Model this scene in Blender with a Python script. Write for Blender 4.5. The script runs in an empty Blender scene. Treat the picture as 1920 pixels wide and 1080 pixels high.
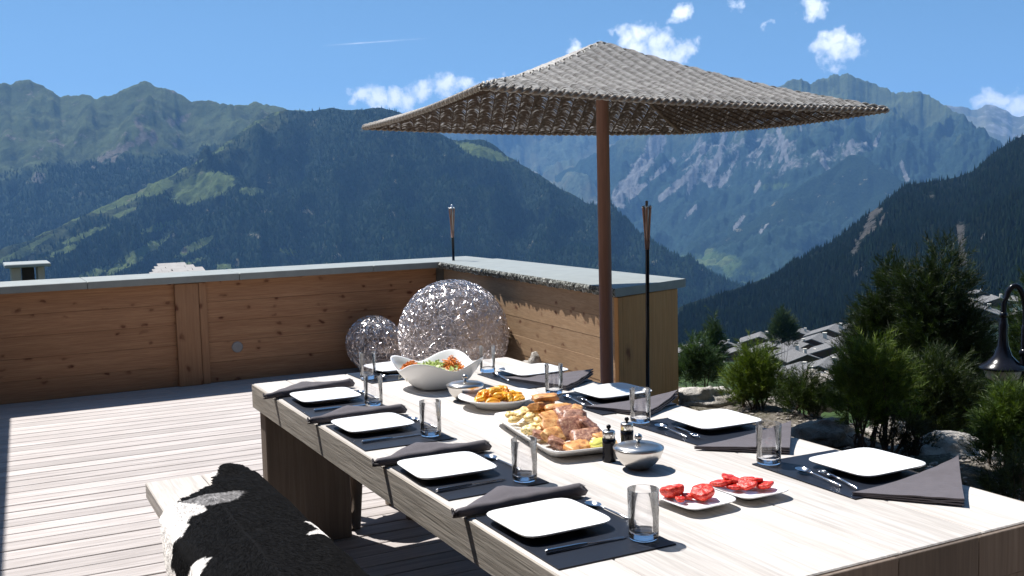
import bpy, math, random
import numpy as np
from mathutils import Vector, Matrix, noise
PI = math.pi
sc = bpy.context.scene
COL = sc.collection
# ---------------------------------------------------------------- camera
CAMZ = 1.61
FPX = 1958.458          # focal length in pixels of the 1920 px wide photograph
CR = ((0.8873708, 0.0640981, -0.4565791), (-0.4603651, 0.0689709, -0.8850463), (-0.0252391, 0.9955574, 0.0907113))
cd = bpy.data.cameras.new('camera'); cam = bpy.data.objects.new('camera', cd); COL.objects.link(cam)
mw = Matrix(CR).to_4x4(); mw.translation = (0, 0, CAMZ); cam.matrix_world = mw
cd.sensor_width = 36; cd.lens = FPX / 1920 * 36; cd.clip_start = .05; cd.clip_end = 60000
sc.camera = cam
def ray(px, py):
    v = Matrix(CR) @ Vector(((px - 960) / FPX, -(py - 540) / FPX, -1)); return v
def at(px, py, D):                       # a point D metres away (horizontally) seen towards px, py
    v = ray(px, py); return Vector((0, 0, CAMZ)) + v * (D / math.hypot(v.x, v.y))
# ---------------------------------------------------------------- light
SUN_EL, SUN_AZ = math.radians(59), math.radians(-21)     # azimuth from +Y towards +X
sd = Vector((math.sin(SUN_AZ) * math.cos(SUN_EL), math.cos(SUN_AZ) * math.cos(SUN_EL), math.sin(SUN_EL)))
sl = bpy.data.lights.new('sun', 'SUN'); sl.energy = 5.0; sl.angle = math.radians(.5); sl.color = (1, .965, .925)
so = bpy.data.objects.new('sun', sl); COL.objects.link(so); so.rotation_euler = sd.to_track_quat('Z', 'Y').to_euler()
sc.view_settings.view_transform = 'Standard'; sc.view_settings.look = 'None'; sc.view_settings.gamma = 1
sc.view_settings.exposure = .8
sc.cycles.max_bounces = 8; sc.cycles.transparent_max_bounces = 24; sc.cycles.volume_bounces = 0
sc.cycles.caustics_reflective = False; sc.cycles.caustics_refractive = False
# ---------------------------------------------------------------- node helper
class N:
    def __init__(s, tree): s.t = tree; s.n = tree.nodes; s.l = tree.links
    def new(s, typ, **kw):
        n = s.n.new(typ)
        for k, v in kw.items():
            if k == 'inp':
                for a, b in v.items():
                    if hasattr(b, 'is_output') or isinstance(b, bpy.types.NodeSocket): s.l.new(b, n.inputs[a])
                    else: n.inputs[a].default_value = b
            else: setattr(n, k, v)
        return n
    def math(s, op, a, b=0.0, c=None, clamp=False):
        d = {0: a, 1: b}
        if c is not None: d[2] = c
        return s.new('ShaderNodeMath', operation=op, use_clamp=clamp, inp=d).outputs[0]
    def ramp(s, fac, stops, interp='LINEAR'):
        r = s.new('ShaderNodeValToRGB', inp={0: fac}); cr = r.color_ramp; cr.interpolation = interp
        while len(cr.elements) < len(stops): cr.elements.new(.5)
        for e, (p, c) in zip(cr.elements, stops):
            e.position = p; e.color = (c[0], c[1], c[2], 1) if hasattr(c, '__len__') else (c, c, c, 1)
        return r.outputs[0]
    def mix(s, fac, a, b, mode='MIX'):
        m = s.new('ShaderNodeMix', data_type='RGBA', blend_type=mode)
        for k, v in ((0, fac), (6, a), (7, b)):
            if isinstance(v, bpy.types.NodeSocket): s.l.new(v, m.inputs[k])
            else: m.inputs[k].default_value = v if k == 0 else (v[0], v[1], v[2], 1)
        return m.outputs[2]
    def noise(s, vec, scale, detail=4, rough=.55, dist=0.0):
        n = s.new('ShaderNodeTexNoise', inp={'Vector': vec, 'Scale': scale, 'Detail': detail, 'Roughness': rough, 'Distortion': dist})
        return n.outputs[0]
    def pos(s): return s.new('ShaderNodeNewGeometry').outputs['Position']
    def obj(s): return s.new('ShaderNodeTexCoord').outputs['Object']
    def scaled(s, vec, sx, sy, sz): return s.new('ShaderNodeMapping', inp={'Vector': vec, 'Scale': (sx, sy, sz)}).outputs[0]
    def attr(s, name): return s.new('ShaderNodeAttribute', attribute_name=name)
def newmat(name):
    m = bpy.data.materials.new(name); m.use_nodes = True; m.node_tree.nodes.clear(); n = N(m.node_tree)
    b = n.new('ShaderNodeBsdfPrincipled'); o = n.new('ShaderNodeOutputMaterial', inp={0: b.outputs[0]})
    return m, n, b, o
def setb(n, b, **kw):
    for k, v in kw.items():
        k = {'col': 'Base Color', 'rough': 'Roughness', 'metal': 'Metallic', 'spec': 'Specular IOR Level'}.get(k, k)
        if isinstance(v, bpy.types.NodeSocket): n.l.new(v, b.inputs[k])
        elif k == 'Base Color': b.inputs[k].default_value = (v[0], v[1], v[2], 1)
        else: b.inputs[k].default_value = v
def bump(n, b, h, strength=.3, dist=.01):
    x = n.new('ShaderNodeBump', inp={'Height': h, 'Strength': strength, 'Distance': dist}); n.l.new(x.outputs[0], b.inputs['Normal'])
def simple(name, col, rough=.5, metal=0, var=.15, scale=20, bstr=.1, bd=.002, spec=.5):
    m, n, b, o = newmat(name)
    f = n.noise(n.obj(), scale, 5)
    c = n.mix(f, [x * (1 - var) for x in col], [min(1, x * (1 + var)) for x in col])
    setb(n, b, col=c, rough=rough, metal=metal, spec=spec)
    if bstr: bump(n, b, n.noise(n.obj(), scale * 3, 4), bstr, bd)
    return m
def wood(name, c1, c2, axis, grain=40, rough=.7, knots=0, streak=.4, bstr=.35, board=.25, stain=None):
    """axis = long axis of the boards; per-board tone from attribute Col"""
    m, n, b, o = newmat(name)
    P = n.obj(); sc3 = [grain, grain, grain]; sc3[axis] = grain * .045
    at_ = n.attr('Col').outputs['Color']
    sh = n.new('ShaderNodeVectorMath', operation='ADD', inp={0: P, 1: n.new('ShaderNodeVectorMath', operation='SCALE', inp={0: at_, 'Scale': 7.0}).outputs[0]}).outputs[0]
    V = n.scaled(sh, *sc3)
    f1 = n.noise(V, 1, 6, .6, .6); f2 = n.noise(n.scaled(sh, *[s * .22 for s in sc3]), 1, 4, .55, 1.2)
    c = n.mix(n.ramp(f2, [(.3, 0), (.72, 1)]), c1, c2)
    c = n.mix(n.math('MULTIPLY', n.ramp(f1, [(.4, 0), (.62, 1)]), streak), c, [x * .55 for x in c1])
    big = n.noise(P, 1.3, 4)
    c = n.mix(n.ramp(big, [(.35, .35), (.65, 0)]), c, [x * .75 for x in c1])
    bt = n.new('ShaderNodeSeparateColor', inp={0: at_}).outputs[0]
    br = n.math('ADD', n.math('MULTIPLY', bt, board * 2), 1 - board)
    c = n.mix(1.0, c, n.new('ShaderNodeCombineColor', inp={0: br, 1: br, 2: br}).outputs[0], 'MULTIPLY')
    if knots:
        sp = n.new('ShaderNodeSeparateXYZ', inp={0: sh}); oth = 2 if axis != 2 else 0
        k2 = n.new('ShaderNodeCombineXYZ', inp={0: n.math('MULTIPLY', sp.outputs[axis], 2.6), 1: n.math('MULTIPLY', sp.outputs[oth], 4.6)}).outputs[0]
        wv = n.new('ShaderNodeVectorMath', operation='ADD', inp={0: k2, 1: n.new('ShaderNodeVectorMath', operation='SCALE', inp={0: n.new('ShaderNodeTexNoise', inp={'Vector': P, 'Scale': 9.0}).outputs[1], 'Scale': .35}).outputs[0]}).outputs[0]
        vo = n.new('ShaderNodeTexVoronoi', voronoi_dimensions='2D', inp={'Vector': wv, 'Scale': knots, 'Randomness': 1.0})
        k = n.ramp(vo.outputs['Distance'], [(.04, 1), (.075, .8), (.11, .25), (.2, 0)])
        gate = n.ramp(n.new('ShaderNodeSeparateColor', inp={0: vo.outputs['Color']}).outputs[0], [(.42, 0), (.46, 1)])
        c = n.mix(n.math('MULTIPLY', n.math('MULTIPLY', k, gate), n.ramp(n.noise(sh, 11, 3), [(.35, .35), (.6, 1)])), c, (c1[0] * .34, c1[1] * .22, c1[2] * .2))
    if stain:
        c = n.mix(n.ramp(n.noise(P, 2.2, 6, .6), [(.5, 0), (.7, .8)]), c, stain)
    setb(n, b, col=c, rough=rough, spec=.3)
    bump(n, b, f1, bstr, .003)
    return m
# ---------------------------------------------------------------- mesh builder
ORI = {}
class MB:
    def __init__(s): s.v = []; s.f = []; s.c = []; s.m = []
    def add(s, vs, fs, col=(.5, .5, .5), mi=0):
        o = len(s.v); s.v += [tuple(x) for x in vs]; s.f += [tuple(i + o for i in f) for f in fs]; s.c += [col] * len(vs); s.m += [mi] * len(fs)
    def box(s, x0, x1, y0, y1, z0, z1, col=(.5, .5, .5), M=None, mi=0, bev=0):
        if bev:
            b = bev; vs = []; 
            for (z, i) in ((z0, b), (z0 + b, 0), (z1 - b, 0), (z1, b)):
                for (x, y) in ((x0 + i + b, y0 + i), (x1 - i - b, y0 + i), (x1 - i, y0 + i + b), (x1 - i, y1 - i - b), (x1 - i - b, y1 - i), (x0 + i + b, y1 - i), (x0 + i, y1 - i - b), (x0 + i, y0 + i + b)): vs.append((x, y, z))
            fs = [tuple(range(7, -1, -1)), tuple(range(24, 32))]
            for r in range(3):
                for k in range(8): fs.append((r * 8 + k, r * 8 + (k + 1) % 8, r * 8 + 8 + (k + 1) % 8, r * 8 + 8 + k))
        else:
            vs = [(x, y, z) for z in (z0, z1) for (x, y) in ((x0, y0), (x1, y0), (x1, y1), (x0, y1))]
            fs = [(3, 2, 1, 0), (4, 5, 6, 7), (0, 1, 5, 4), (1, 2, 6, 5), (2, 3, 7, 6), (3, 0, 4, 7)]
        if M is not None: vs = [M @ Vector(v) for v in vs]
        s.add(vs, fs, col, mi)
    def tube(s, pts, r, n=6, col=(.5, .5, .5), mi=0, cap=True, up=Vector((.13, .21, .97))):
        pts = [Vector(p) for p in pts]; rs = r if hasattr(r, '__len__') else [r] * len(pts); vs = []
        for i, p in enumerate(pts):
            d = (pts[min(i + 1, len(pts) - 1)] - pts[max(i - 1, 0)]); d = d.normalized() if d.length > 1e-9 else Vector((0, 0, 1))
            u = up if abs(d.dot(up)) < .95 else Vector((1, 0, 0))
            a = d.cross(u).normalized(); b = d.cross(a)
            for k in range(n):
                t = 2 * PI * k / n; vs.append(p + (a * math.cos(t) + b * math.sin(t)) * rs[i])
        fs = [(i * n + k, i * n + (k + 1) % n, i * n + n + (k + 1) % n, i * n + n + k) for i in range(len(pts) - 1) for k in range(n)]
        if cap: fs += [tuple(range(n)), tuple(range((len(pts) - 1) * n + n - 1, (len(pts) - 1) * n - 1, -1))]
        s.add(vs, fs, col, mi)
    def lathe(s, prof, c=(0, 0, 0), n=32, col=(.5, .5, .5), mi=0, M=None):
        vs = []; fs = []
        for (r, z) in prof:
            for k in range(n):
                t = 2 * PI * k / n; v = Vector((r * math.cos(t), r * math.sin(t), z))
                if M is not None: v = M @ v
                vs.append(v + Vector(c))
        for i in range(len(prof) - 1):
            for k in range(n): fs.append((i * n + k, i * n + (k + 1) % n, i * n + n + (k + 1) % n, i * n + n + k))
        s.add(vs, fs, col, mi)
    def blob(s, c, r, seed=0, amp=.25, fr=1.5, n=10, col=(.5, .5, .5), M=None, mi=0):
        vs = []; fs = []; m = n * 2
        for i in range(n + 1):
            th = PI * i / n
            for k in range(m):
                ph = 2 * PI * k / m; d = Vector((math.sin(th) * math.cos(ph), math.sin(th) * math.sin(ph), math.cos(th)))
                q = d * (1 + amp * noise.fractal(d * fr + Vector((seed * 3.1, seed * 1.7, seed)), 1, 2, 4))
                v = Vector((q.x * r[0], q.y * r[1], q.z * r[2]))
                if M is not None: v = M @ v
                vs.append(v + Vector(c))
        for i in range(n):
            for k in range(m): fs.append((i * m + k, i * m + m + k, i * m + m + (k + 1) % m, i * m + (k + 1) % m))
        s.add(vs, fs, col, mi)
    def build(s, name, mats, parent=None, smooth=False, bevel=0, kind=None):
        if parent is not None: o = ORI[parent.name]
        else: o = Vector((0, 0, 0))
        me = bpy.data.meshes.new(name)
        nv = len(s.v); V = np.array(s.v, dtype=np.float64) - np.array(o)
        lens = np.array([len(f) for f in s.f], dtype=np.int32)
        me.vertices.add(nv); me.vertices.foreach_set('co', V.astype(np.float32).ravel())
        li = np.concatenate([np.array(f, dtype=np.int32) for f in s.f]) if len(s.f) < 200000 else np.fromiter((i for f in s.f for i in f), dtype=np.int32)
        me.loops.add(len(li)); me.loops.foreach_set('vertex_index', li)
        me.polygons.add(len(lens)); me.polygons.foreach_set('loop_start', (np.cumsum(lens) - lens).astype(np.int32))
        me.polygons.foreach_set('material_index', np.array(s.m, dtype=np.int32))
        me.update(calc_edges=True); me.validate()
        ca = me.color_attributes.new('Col', 'FLOAT_COLOR', 'POINT')
        c4 = np.ones((nv, 4), dtype=np.float32); c4[:, :3] = np.array(s.c, dtype=np.float32); ca.data.foreach_set('color', c4.ravel())
        for m in (mats if isinstance(mats, (list, tuple)) else [mats]): me.materials.append(m)
        ob = bpy.data.objects.new(name, me); COL.objects.link(ob)
        me.polygons.foreach_set('use_smooth', np.full(len(me.polygons), bool(smooth)))
        if bevel:
            bm_ = ob.modifiers.new('bevel', 'BEVEL'); bm_.width = bevel; bm_.segments = 2; bm_.limit_method = 'ANGLE'
        if parent is not None: ob.parent = parent; ORI[ob.name] = o.copy()
        else: ORI[ob.name] = Vector((0, 0, 0))
        if kind: ob['kind'] = kind
        return ob
def tag(o, label, cat, group=None, kind=None):
    o['label'] = label; o['category'] = cat
    if group: o['group'] = group
    if kind: o['kind'] = kind
    return o
def recentre(ob, p):                     # put a single-mesh thing's origin at its base
    p = Vector(p); me = ob.data; me.transform(Matrix.Translation(-p)); ob.location = p; return ob
def thing(name, label, cat, loc=(0, 0, 0), group=None):
    o = bpy.data.objects.new(name, None); COL.objects.link(o); o.location = loc; o.empty_display_size = .1
    ORI[o.name] = Vector(loc); return tag(o, label, cat, group)
def dup(root, loc, rotz=0, label=None, scale=None, group=None):
    r = root.copy(); COL.objects.link(r); r.location = loc; r.rotation_euler = (0, 0, rotz)
    if scale: r.scale = (scale,) * 3 if not hasattr(scale, '__len__') else scale
    if label: r['label'] = label
    if group: r['group'] = group
    for ch in list(root.children):
        c = ch.copy(); COL.objects.link(c); c.parent = r
        for g in list(ch.children):
            d = g.copy(); COL.objects.link(d); d.parent = c
    return r
rnd = random.Random(7)
def rc(): return (rnd.random(), rnd.random(), rnd.random())

# ---------------------------------------------------------------- sky
w = bpy.data.worlds.new('World'); sc.world = w; w.use_nodes = True; w.node_tree.nodes.clear(); n = N(w.node_tree)
sky = n.new('ShaderNodeTexSky'); sky.sky_type = 'NISHITA'; sky.sun_disc = False; sky.sun_elevation = SUN_EL
sky.sun_rotation = SUN_AZ; sky.altitude = 1500; sky.air_density = 1.0; sky.dust_density = .3; sky.ozone_density = 1.5
dirn = n.new('ShaderNodeTexCoord').outputs['Generated']
sx_ = n.new('ShaderNodeSeparateXYZ', inp={0: dirn}); zz_ = n.math('ADD', n.math('MULTIPLY', n.math('ABSOLUTE', sx_.outputs[2]), 1.8), .04)
n.l.new(n.new('ShaderNodeCombineXYZ', inp={0: sx_.outputs[0], 1: sx_.outputs[1], 2: zz_}).outputs[0], sky.inputs['Vector']) if 'Vector' in sky.inputs else None
# clouds: (photo px, py, radius px) measured as directions in the sky
CL = [(672, 180, 20), (700, 182, 26), (735, 186, 26), (765, 182, 22), (800, 172, 26), (835, 160, 27), (862, 158, 20), (890, 175, 24), (930, 165, 24),
      (1165, 75, 26), (1205, 68, 32), (1240, 85, 30), (1275, 98, 26), (1190, 100, 40), (1240, 110, 36), (1080, 100, 22), (1120, 110, 24),
      (1272, 20, 20), (1262, 34, 12), (1522, 8, 30), (1510, 22, 16), (1560, 82, 28), (1588, 92, 26), (1540, 98, 24), (1568, 104, 26),
      (1870, 195, 28), (1845, 200, 20), (1905, 205, 30), (1440, 37, 9), (1300, 74, 10), (1382, 8, 12)]
wn = n.new('ShaderNodeTexNoise', inp={'Vector': dirn, 'Scale': 26.0, 'Detail': 8.0, 'Roughness': .62})
off = n.new('ShaderNodeVectorMath', operation='SUBTRACT', inp={0: wn.outputs[1], 1: (.5, .5, .5)}).outputs[0]
wd = n.new('ShaderNodeVectorMath', operation='ADD', inp={0: dirn, 1: n.new('ShaderNodeVectorMath', operation='SCALE', inp={0: off, 'Scale': .04}).outputs[0]}).outputs[0]
mx = None
for px, py, r in CL:
    d = ray(px, py).normalized()
    ds = n.new('ShaderNodeVectorMath', operation='DISTANCE', inp={0: wd, 1: tuple(d)}).outputs['Value']
    v = n.math('SUBTRACT', 1.0, n.math('DIVIDE', ds, r / FPX))
    if r < 13: v = n.math('MULTIPLY', v, .35)
    mx = v if mx is None else n.math('MAXIMUM', mx, v)
det = n.noise(dirn, 90, 6, .6)
dens = n.math('ADD', mx, n.math('MULTIPLY', n.math('SUBTRACT', det, .5), 1.7))
dens = n.ramp(dens, [(-.0, 0), (.3, .45), (.75, 1)])
# contrail
A, B = ray(602, 86).normalized(), ray(812, 71).normalized(); nn = A.cross(B).normalized(); ab = (B - A)
q = n.new('ShaderNodeVectorMath', operation='DOT_PRODUCT', inp={0: dirn, 1: tuple(nn)}).outputs['Value']
al = n.new('ShaderNodeVectorMath', operation='DOT_PRODUCT', inp={0: n.new('ShaderNodeVectorMath', operation='SUBTRACT', inp={0: dirn, 1: tuple(A)}).outputs[0], 1: tuple(ab / ab.length_squared)}).outputs['Value']
ct = n.math('SUBTRACT', 1.0, n.math('DIVIDE', n.math('ABSOLUTE', q), 1.7 / FPX), clamp=True)
ct = n.math('MULTIPLY', ct, n.ramp(al, [(0.0, 0), (.25, 1), (.6, .8), (1.0, 0)]))
ct = n.math('MULTIPLY', ct, n.math('MULTIPLY', n.noise(dirn, 60, 3), .8))
skyc = n.new('ShaderNodeHueSaturation', inp={'Hue': .488, 'Saturation': 1.1, 'Value': 1.0, 'Color': sky.outputs[0]}).outputs[0]
shade = n.ramp(n.noise(dirn, 34, 5), [(.3, (.80, .84, .92)), (.6, (1, 1, 1))])
cc = n.mix(1.0, shade, (12.5, 12.5, 12.8), 'MULTIPLY')
c = n.mix(dens, skyc, cc); c = n.mix(ct, c, (12, 12, 12.4))
bg = n.new('ShaderNodeBackground', inp={'Color': c, 'Strength': .085}); n.new('ShaderNodeOutputWorld', inp={0: bg.outputs[0]})

# ---------------------------------------------------------------- materials
M_deck = wood('deck_boards', (.40, .36, .34), (.57, .525, .505), 0, 90, .75, 0, .45, .35, .17)
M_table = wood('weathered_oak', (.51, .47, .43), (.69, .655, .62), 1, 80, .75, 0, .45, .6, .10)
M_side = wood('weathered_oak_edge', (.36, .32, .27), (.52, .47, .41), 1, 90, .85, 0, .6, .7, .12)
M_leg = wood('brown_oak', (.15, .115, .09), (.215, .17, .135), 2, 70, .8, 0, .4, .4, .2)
M_larch = wood('larch_cladding', (.35, .175, .09), (.47, .265, .14), 0, 130, .7, 1.7, .45, .12, .16)
M_larchY = wood('larch_cladding_pale', (.38, .24, .135), (.48, .33, .20), 1, 130, .7, 1.5, .5, .12, .08)  # larch boards along Y, paler and less red than the back cladding
M_post = wood('larch_post', (.38, .20, .105), (.46, .26, .14), 2, 90, .7, 1.3, .35, .15, .1)
M_larchZ = wood('larch_upright', (.60, .29, .095), (.70, .38, .15), 2, 80, .6, .8, .35, .25, .10)
M_pole = wood('umbrella_pole_wood', (.26, .125, .08), (.34, .175, .115), 2, 50, .5, 0, .4, .2, .1)
M_slate = simple('slate_coping', (.25, .27, .255), .55, 0, .22, 9, .4, .004)
M_slateedge, n, b, o = newmat('rough_slate_edge'); setb(n, b, col=n.ramp(n.noise(n.obj(), 38, 6, .7), [(.40, (.03, .032, .028)), (.52, (.16, .17, .15)), (.62, (.50, .50, .46))]), rough=.9); bump(n, b, n.noise(n.obj(), 60, 5), 1.0, .02)
M_white = simple('white_porcelain', (.86, .86, .85), .12, 0, .01, 5, 0)
M_mat = simple('dark_blue_placemat', (.0075, .011, .020), .45, 0, .25, 60, .08, .0006, spec=.3)
def fabric(name, col):
    m, n, b, o = newmat(name); P = n.obj()
    w1 = n.new('ShaderNodeTexWave', wave_type='BANDS', bands_direction='X', inp={'Vector': P, 'Scale': 260.0, 'Distortion': 1.0}).outputs[1]
    w2 = n.new('ShaderNodeTexWave', wave_type='BANDS', bands_direction='Y', inp={'Vector': P, 'Scale': 260.0, 'Distortion': 1.0}).outputs[1]
    h = n.math('ADD', w1, w2); f = n.noise(P, 30, 4)
    setb(n, b, col=n.mix(f, [x * .8 for x in col], [x * 1.2 for x in col]), rough=.9, spec=.15); b.inputs['Sheen Weight'].default_value = .25
    bump(n, b, h, .25, .0006); return m
M_napkin = fabric('grey_linen', (.105, .094, .104))
M_steel = simple('brushed_steel', (.62, .60, .57), .28, 1, .06, 8, .05, .0003)
M_cut = simple('polished_cutlery', (.6, .6, .62), .16, 1, .02, 8, 0)
M_black = simple('black_enamel', (.008, .008, .012), .22, 0, .1, 10, 0, spec=.25)
M_rock = None

# ================================================================ SETTING: deck
mb = MB(); y = -1.6; i = 0; rb = random.Random(4)
while y < 9.38:
    wd_ = .125; xs = [-2.6, 4.38]
    for a, b_ in zip(xs[:-1], xs[1:]):
        z = rnd.uniform(-.002, .0); mb.box(a + .001, b_ - .002, y, min(y + wd_, 9.4), -.035 + z, z, rc(), bev=.0025)
    y += wd_ + .011; i += 1
deck = mb.build('deck', M_deck, kind='structure')
mb = MB(); mb.box(-2.6, 4.36, -1.6, 9.4, -.30, -.05); mb.build('deck_joists', simple('deck_underside', (.05, .04, .035), .9), kind='structure')

# ================================================================ parapet walls
def plank_wall(mb, P0, P1, z0, z1, nr, thick, side):
    """horizontal planks from P0 to P1 (xy), visible face on the left of the direction * side"""
    P0, P1 = Vector(P0), Vector(P1); d = (P1 - P0); L = d.length; d.normalize(); nrm = Vector((-d.y, d.x)) * side
    Mx = Matrix(((d.x, nrm.x, 0, P0.x), (d.y, nrm.y, 0, P0.y), (0, 0, 1, 0), (0, 0, 0, 1)))
    hs = (z1 - z0) / nr
    for r in range(nr):
        mb.box(0, L, -thick, rnd.uniform(-.0015, .0015), z0 + r * hs + .0006, z0 + (r + 1) * hs - .0006, rc(), M=Mx, bev=.0016)
wall_b = thing('parapet_wall', 'long larch plank parapet in shadow along the back of the deck, topped by a thin slate coping', 'wall', (1, 9.5, 0))
yi = 9.36
mb = MB(); plank_wall(mb, (4.0, yi), (-.42, yi), 0.0, .90, 5, .03, 1); mb.build('cladding', M_larch, wall_b)
mb = MB(); mb.box(-.40, 4.35, yi + .035, 9.82, -2.5, .895); mb.build('core', simple('wall_core', (.2, .18, .16), .9), wall_b)
mb = MB(); mb.box(1.53, 1.73, yi - .045, yi - .004, 0, .898, rc(), bev=.004); mb.box(1.735, 1.80, yi - .03, yi - .004, 0, .898, rc(), bev=.003); mb.build('post', M_post, wall_b)
mb = MB(); x = -.42
while x < 4.0:
    x2 = min(x + 1.25, 4.62); mb.box(x + .001, x2 - .002, 9.27, 9.9, .905, .965, rc(), bev=.004); x = x2
mb.build('coping', M_slate, wall_b)
mb = MB(); mb.lathe([(0, 0), (.05, 0), (.05, .008), (.045, .012), (.02, .012), (0, .013)], (0, 0, 0), 20, M=Matrix.Rotation(PI / 2, 4, 'X'))
mb.v = [(v[0] + 2.05, v[1] + yi + .0, v[2] + .30) for v in mb.v]; mb.build('round_socket', simple('grey_socket', (.25, .25, .25), .4), wall_b)

wall_r = thing('parapet_wall', 'sunlit larch parapet on the right of the deck with a wide slate top and a jagged stone edge', 'wall', (4.1, 7.5, 0))
Pn, Pf = Vector((3.79, 5.82)), Vector((4.04, 9.26))
mb = MB(); plank_wall(mb, Pn, Pf, 0.0, .90, 6, .03, 1); mb.build('cladding', M_larchY, wall_r)
mb = MB(); mb.add([(3.83, 5.86, -1.5), (4.44, 6.1, -1.5), (4.44, 9.3, -1.5), (4.08, 9.3, -1.5), (3.83, 5.86, .895), (4.44, 6.1, .895), (4.44, 9.3, .895), (4.08, 9.3, .895)],
                  [(3, 2, 1, 0), (4, 5, 6, 7), (0, 1, 5, 4), (1, 2, 6, 5), (2, 3, 7, 6), (3, 0, 4, 7)]); mb.build('core', bpy.data.materials['wall_core'], wall_r)
# end face: upright boards
e0, e1 = Vector((3.775, 5.80)), Vector((4.46, 6.06)); ed = (e1 - e0).normalized(); en = Vector((ed.y, -ed.x)); L = (e1 - e0).length
Mx = Matrix(((ed.x, -en.x, 0, e0.x), (ed.y, -en.y, 0, e0.y), (0, 0, 1, 0), (0, 0, 0, 1)))
mb = MB(); xx = 0
for k, ww in enumerate((.055, .30, .37 - .055 + .06)):
    x2 = min(L, xx + ww); mb.box(xx + .0015, x2 - .0015, -.004 * (k == 0), .03, 0, .90, rc(), M=Mx, bev=.003); xx = x2
mb.build('end_boards', M_larchZ, wall_r)
# coping with a rough broken inner edge
mb = MB(); nE = 190; inner = []
for k in range(nE + 1):
    t = k / nE; p = Vector((3.735, 5.77)).lerp(Vector((3.985, 9.262)), t)
    j = .022 * noise.fractal(Vector((t * 60, 3, 0)), 1, 2, 4); inner.append(Vector((p.x + j * .8, p.y)))
outer = [Vector((4.535, 6.07)).lerp(Vector((4.62, 9.262)), k / nE) for k in range(nE + 1)]
rows = []
for k in range(nE + 1):
    p = inner[k]; o_ = outer[k]; rough = [noise.fractal(Vector((k * .33, q * 5.1, 2)), 1, 2, 3) * .012 for q in range(4)]
    rows.append([(p.x + .004, p.y, .965), (p.x - .002 + rough[0], p.y, .955), (p.x - .006 + rough[1], p.y, .938), (p.x + .004 + rough[2], p.y, .921), (p.x + .012, p.y, .905 + rough[3] * .8), (o_.x, o_.y, .905), (o_.x + .004, o_.y, .955), (o_.x, o_.y, .965)])
vs = [v for r in rows for v in r]; fs = []; ms = []
for k in range(nE):
    for q in range(8):
        fs.append((k * 8 + q, k * 8 + (q + 1) % 8, k * 8 + 8 + (q + 1) % 8, k * 8 + 8 + q)); ms.append(1 if q in (0, 1, 2, 3) else 0)
fs += [tuple(range(7, -1, -1)), tuple(nE * 8 + q for q in range(8))]; ms += [0, 0]
mb.add(vs, fs); mb.m = ms; cop = mb.build('coping', [M_slate, M_slateedge], wall_r)

# unseen chalet wall left of the view, inferred from the shade along the deck
house = thing('unseen_chalet', 'unseen timber chalet, its left wall shading the deck border, its rear part added to block sky light', 'building', (-1.4, 5, 0))
mb = MB(); mb.add([(-.85, -1, 0), (-.37, 11, 0), (-.37, 11, 2.7), (-.85, -1, 2.7), (-2.5, -1, 0), (-2.5, 11, 0), (-2.5, 11, 2.7), (-2.5, -1, 2.7)],
                  [(0, 1, 2, 3), (5, 4, 7, 6), (1, 5, 6, 2), (4, 0, 3, 7), (3, 2, 6, 7), (4, 5, 1, 0)]); mb.build('wall', M_larchY, house)
mb = MB(); mb.box(-2.5, 9, -2.4, -1.7, -1, 6.0); M_dk = simple('low_bounce_timber', (.035, .028, .024), .85, 0, .3, 4, .3, .01); mb.build('sky_block_facade', M_dk, house)  # unseen wall behind the camera, added dark to block skylight and deepen shadows
mb = MB(); mb.box(-3.2, 10, -4.0, -.25, 5.9, 6.15); mb.build('sky_block_eave', M_dk, house)  # unseen roof edge above the camera, added to cut the sky dome

# ================================================================ table
TX0, TX1, TY0, TY1, TZ = 1.116, 2.433, 1.68, 4.80, .76
tb = thing('dining_table', 'long thick weathered oak table laid for nine on the sunny deck', 'table', (1.77, 3.25, 0))
mb = MB(); xs = [TX0, 1.272, 1.56, 1.86, 2.14, TX1]
for k in range(5):
    a, b_ = xs[k], xs[k + 1]
    mb.box(a + (.0 if k == 0 else .0012), b_ - (.0 if k == 4 else .0012), TY0, TY1, TZ - .03, TZ, rc(), bev=.003)
mb.build('tabletop', M_table, tb)
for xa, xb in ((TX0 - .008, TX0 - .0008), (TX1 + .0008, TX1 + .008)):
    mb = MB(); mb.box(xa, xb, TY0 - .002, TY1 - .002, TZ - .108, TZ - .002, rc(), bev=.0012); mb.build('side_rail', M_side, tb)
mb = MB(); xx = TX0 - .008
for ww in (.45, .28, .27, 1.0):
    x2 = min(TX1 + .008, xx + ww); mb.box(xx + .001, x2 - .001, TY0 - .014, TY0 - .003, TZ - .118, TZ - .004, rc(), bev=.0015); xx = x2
mb.build('end_rail', M_leg, tb)  # dark rail raised over the plank ends; its colour paints in their shade
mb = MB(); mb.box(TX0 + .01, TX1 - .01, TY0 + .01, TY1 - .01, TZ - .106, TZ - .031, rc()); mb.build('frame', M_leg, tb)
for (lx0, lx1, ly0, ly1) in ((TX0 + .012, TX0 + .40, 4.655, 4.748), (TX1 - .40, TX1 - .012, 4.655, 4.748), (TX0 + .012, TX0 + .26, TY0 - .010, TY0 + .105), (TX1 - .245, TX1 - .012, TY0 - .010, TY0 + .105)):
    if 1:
        mb = MB(); mb.box(lx0, lx1, ly0, ly1, .002, TZ - .117, rc(), bev=.004); mb.build('leg', M_leg, tb)

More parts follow.
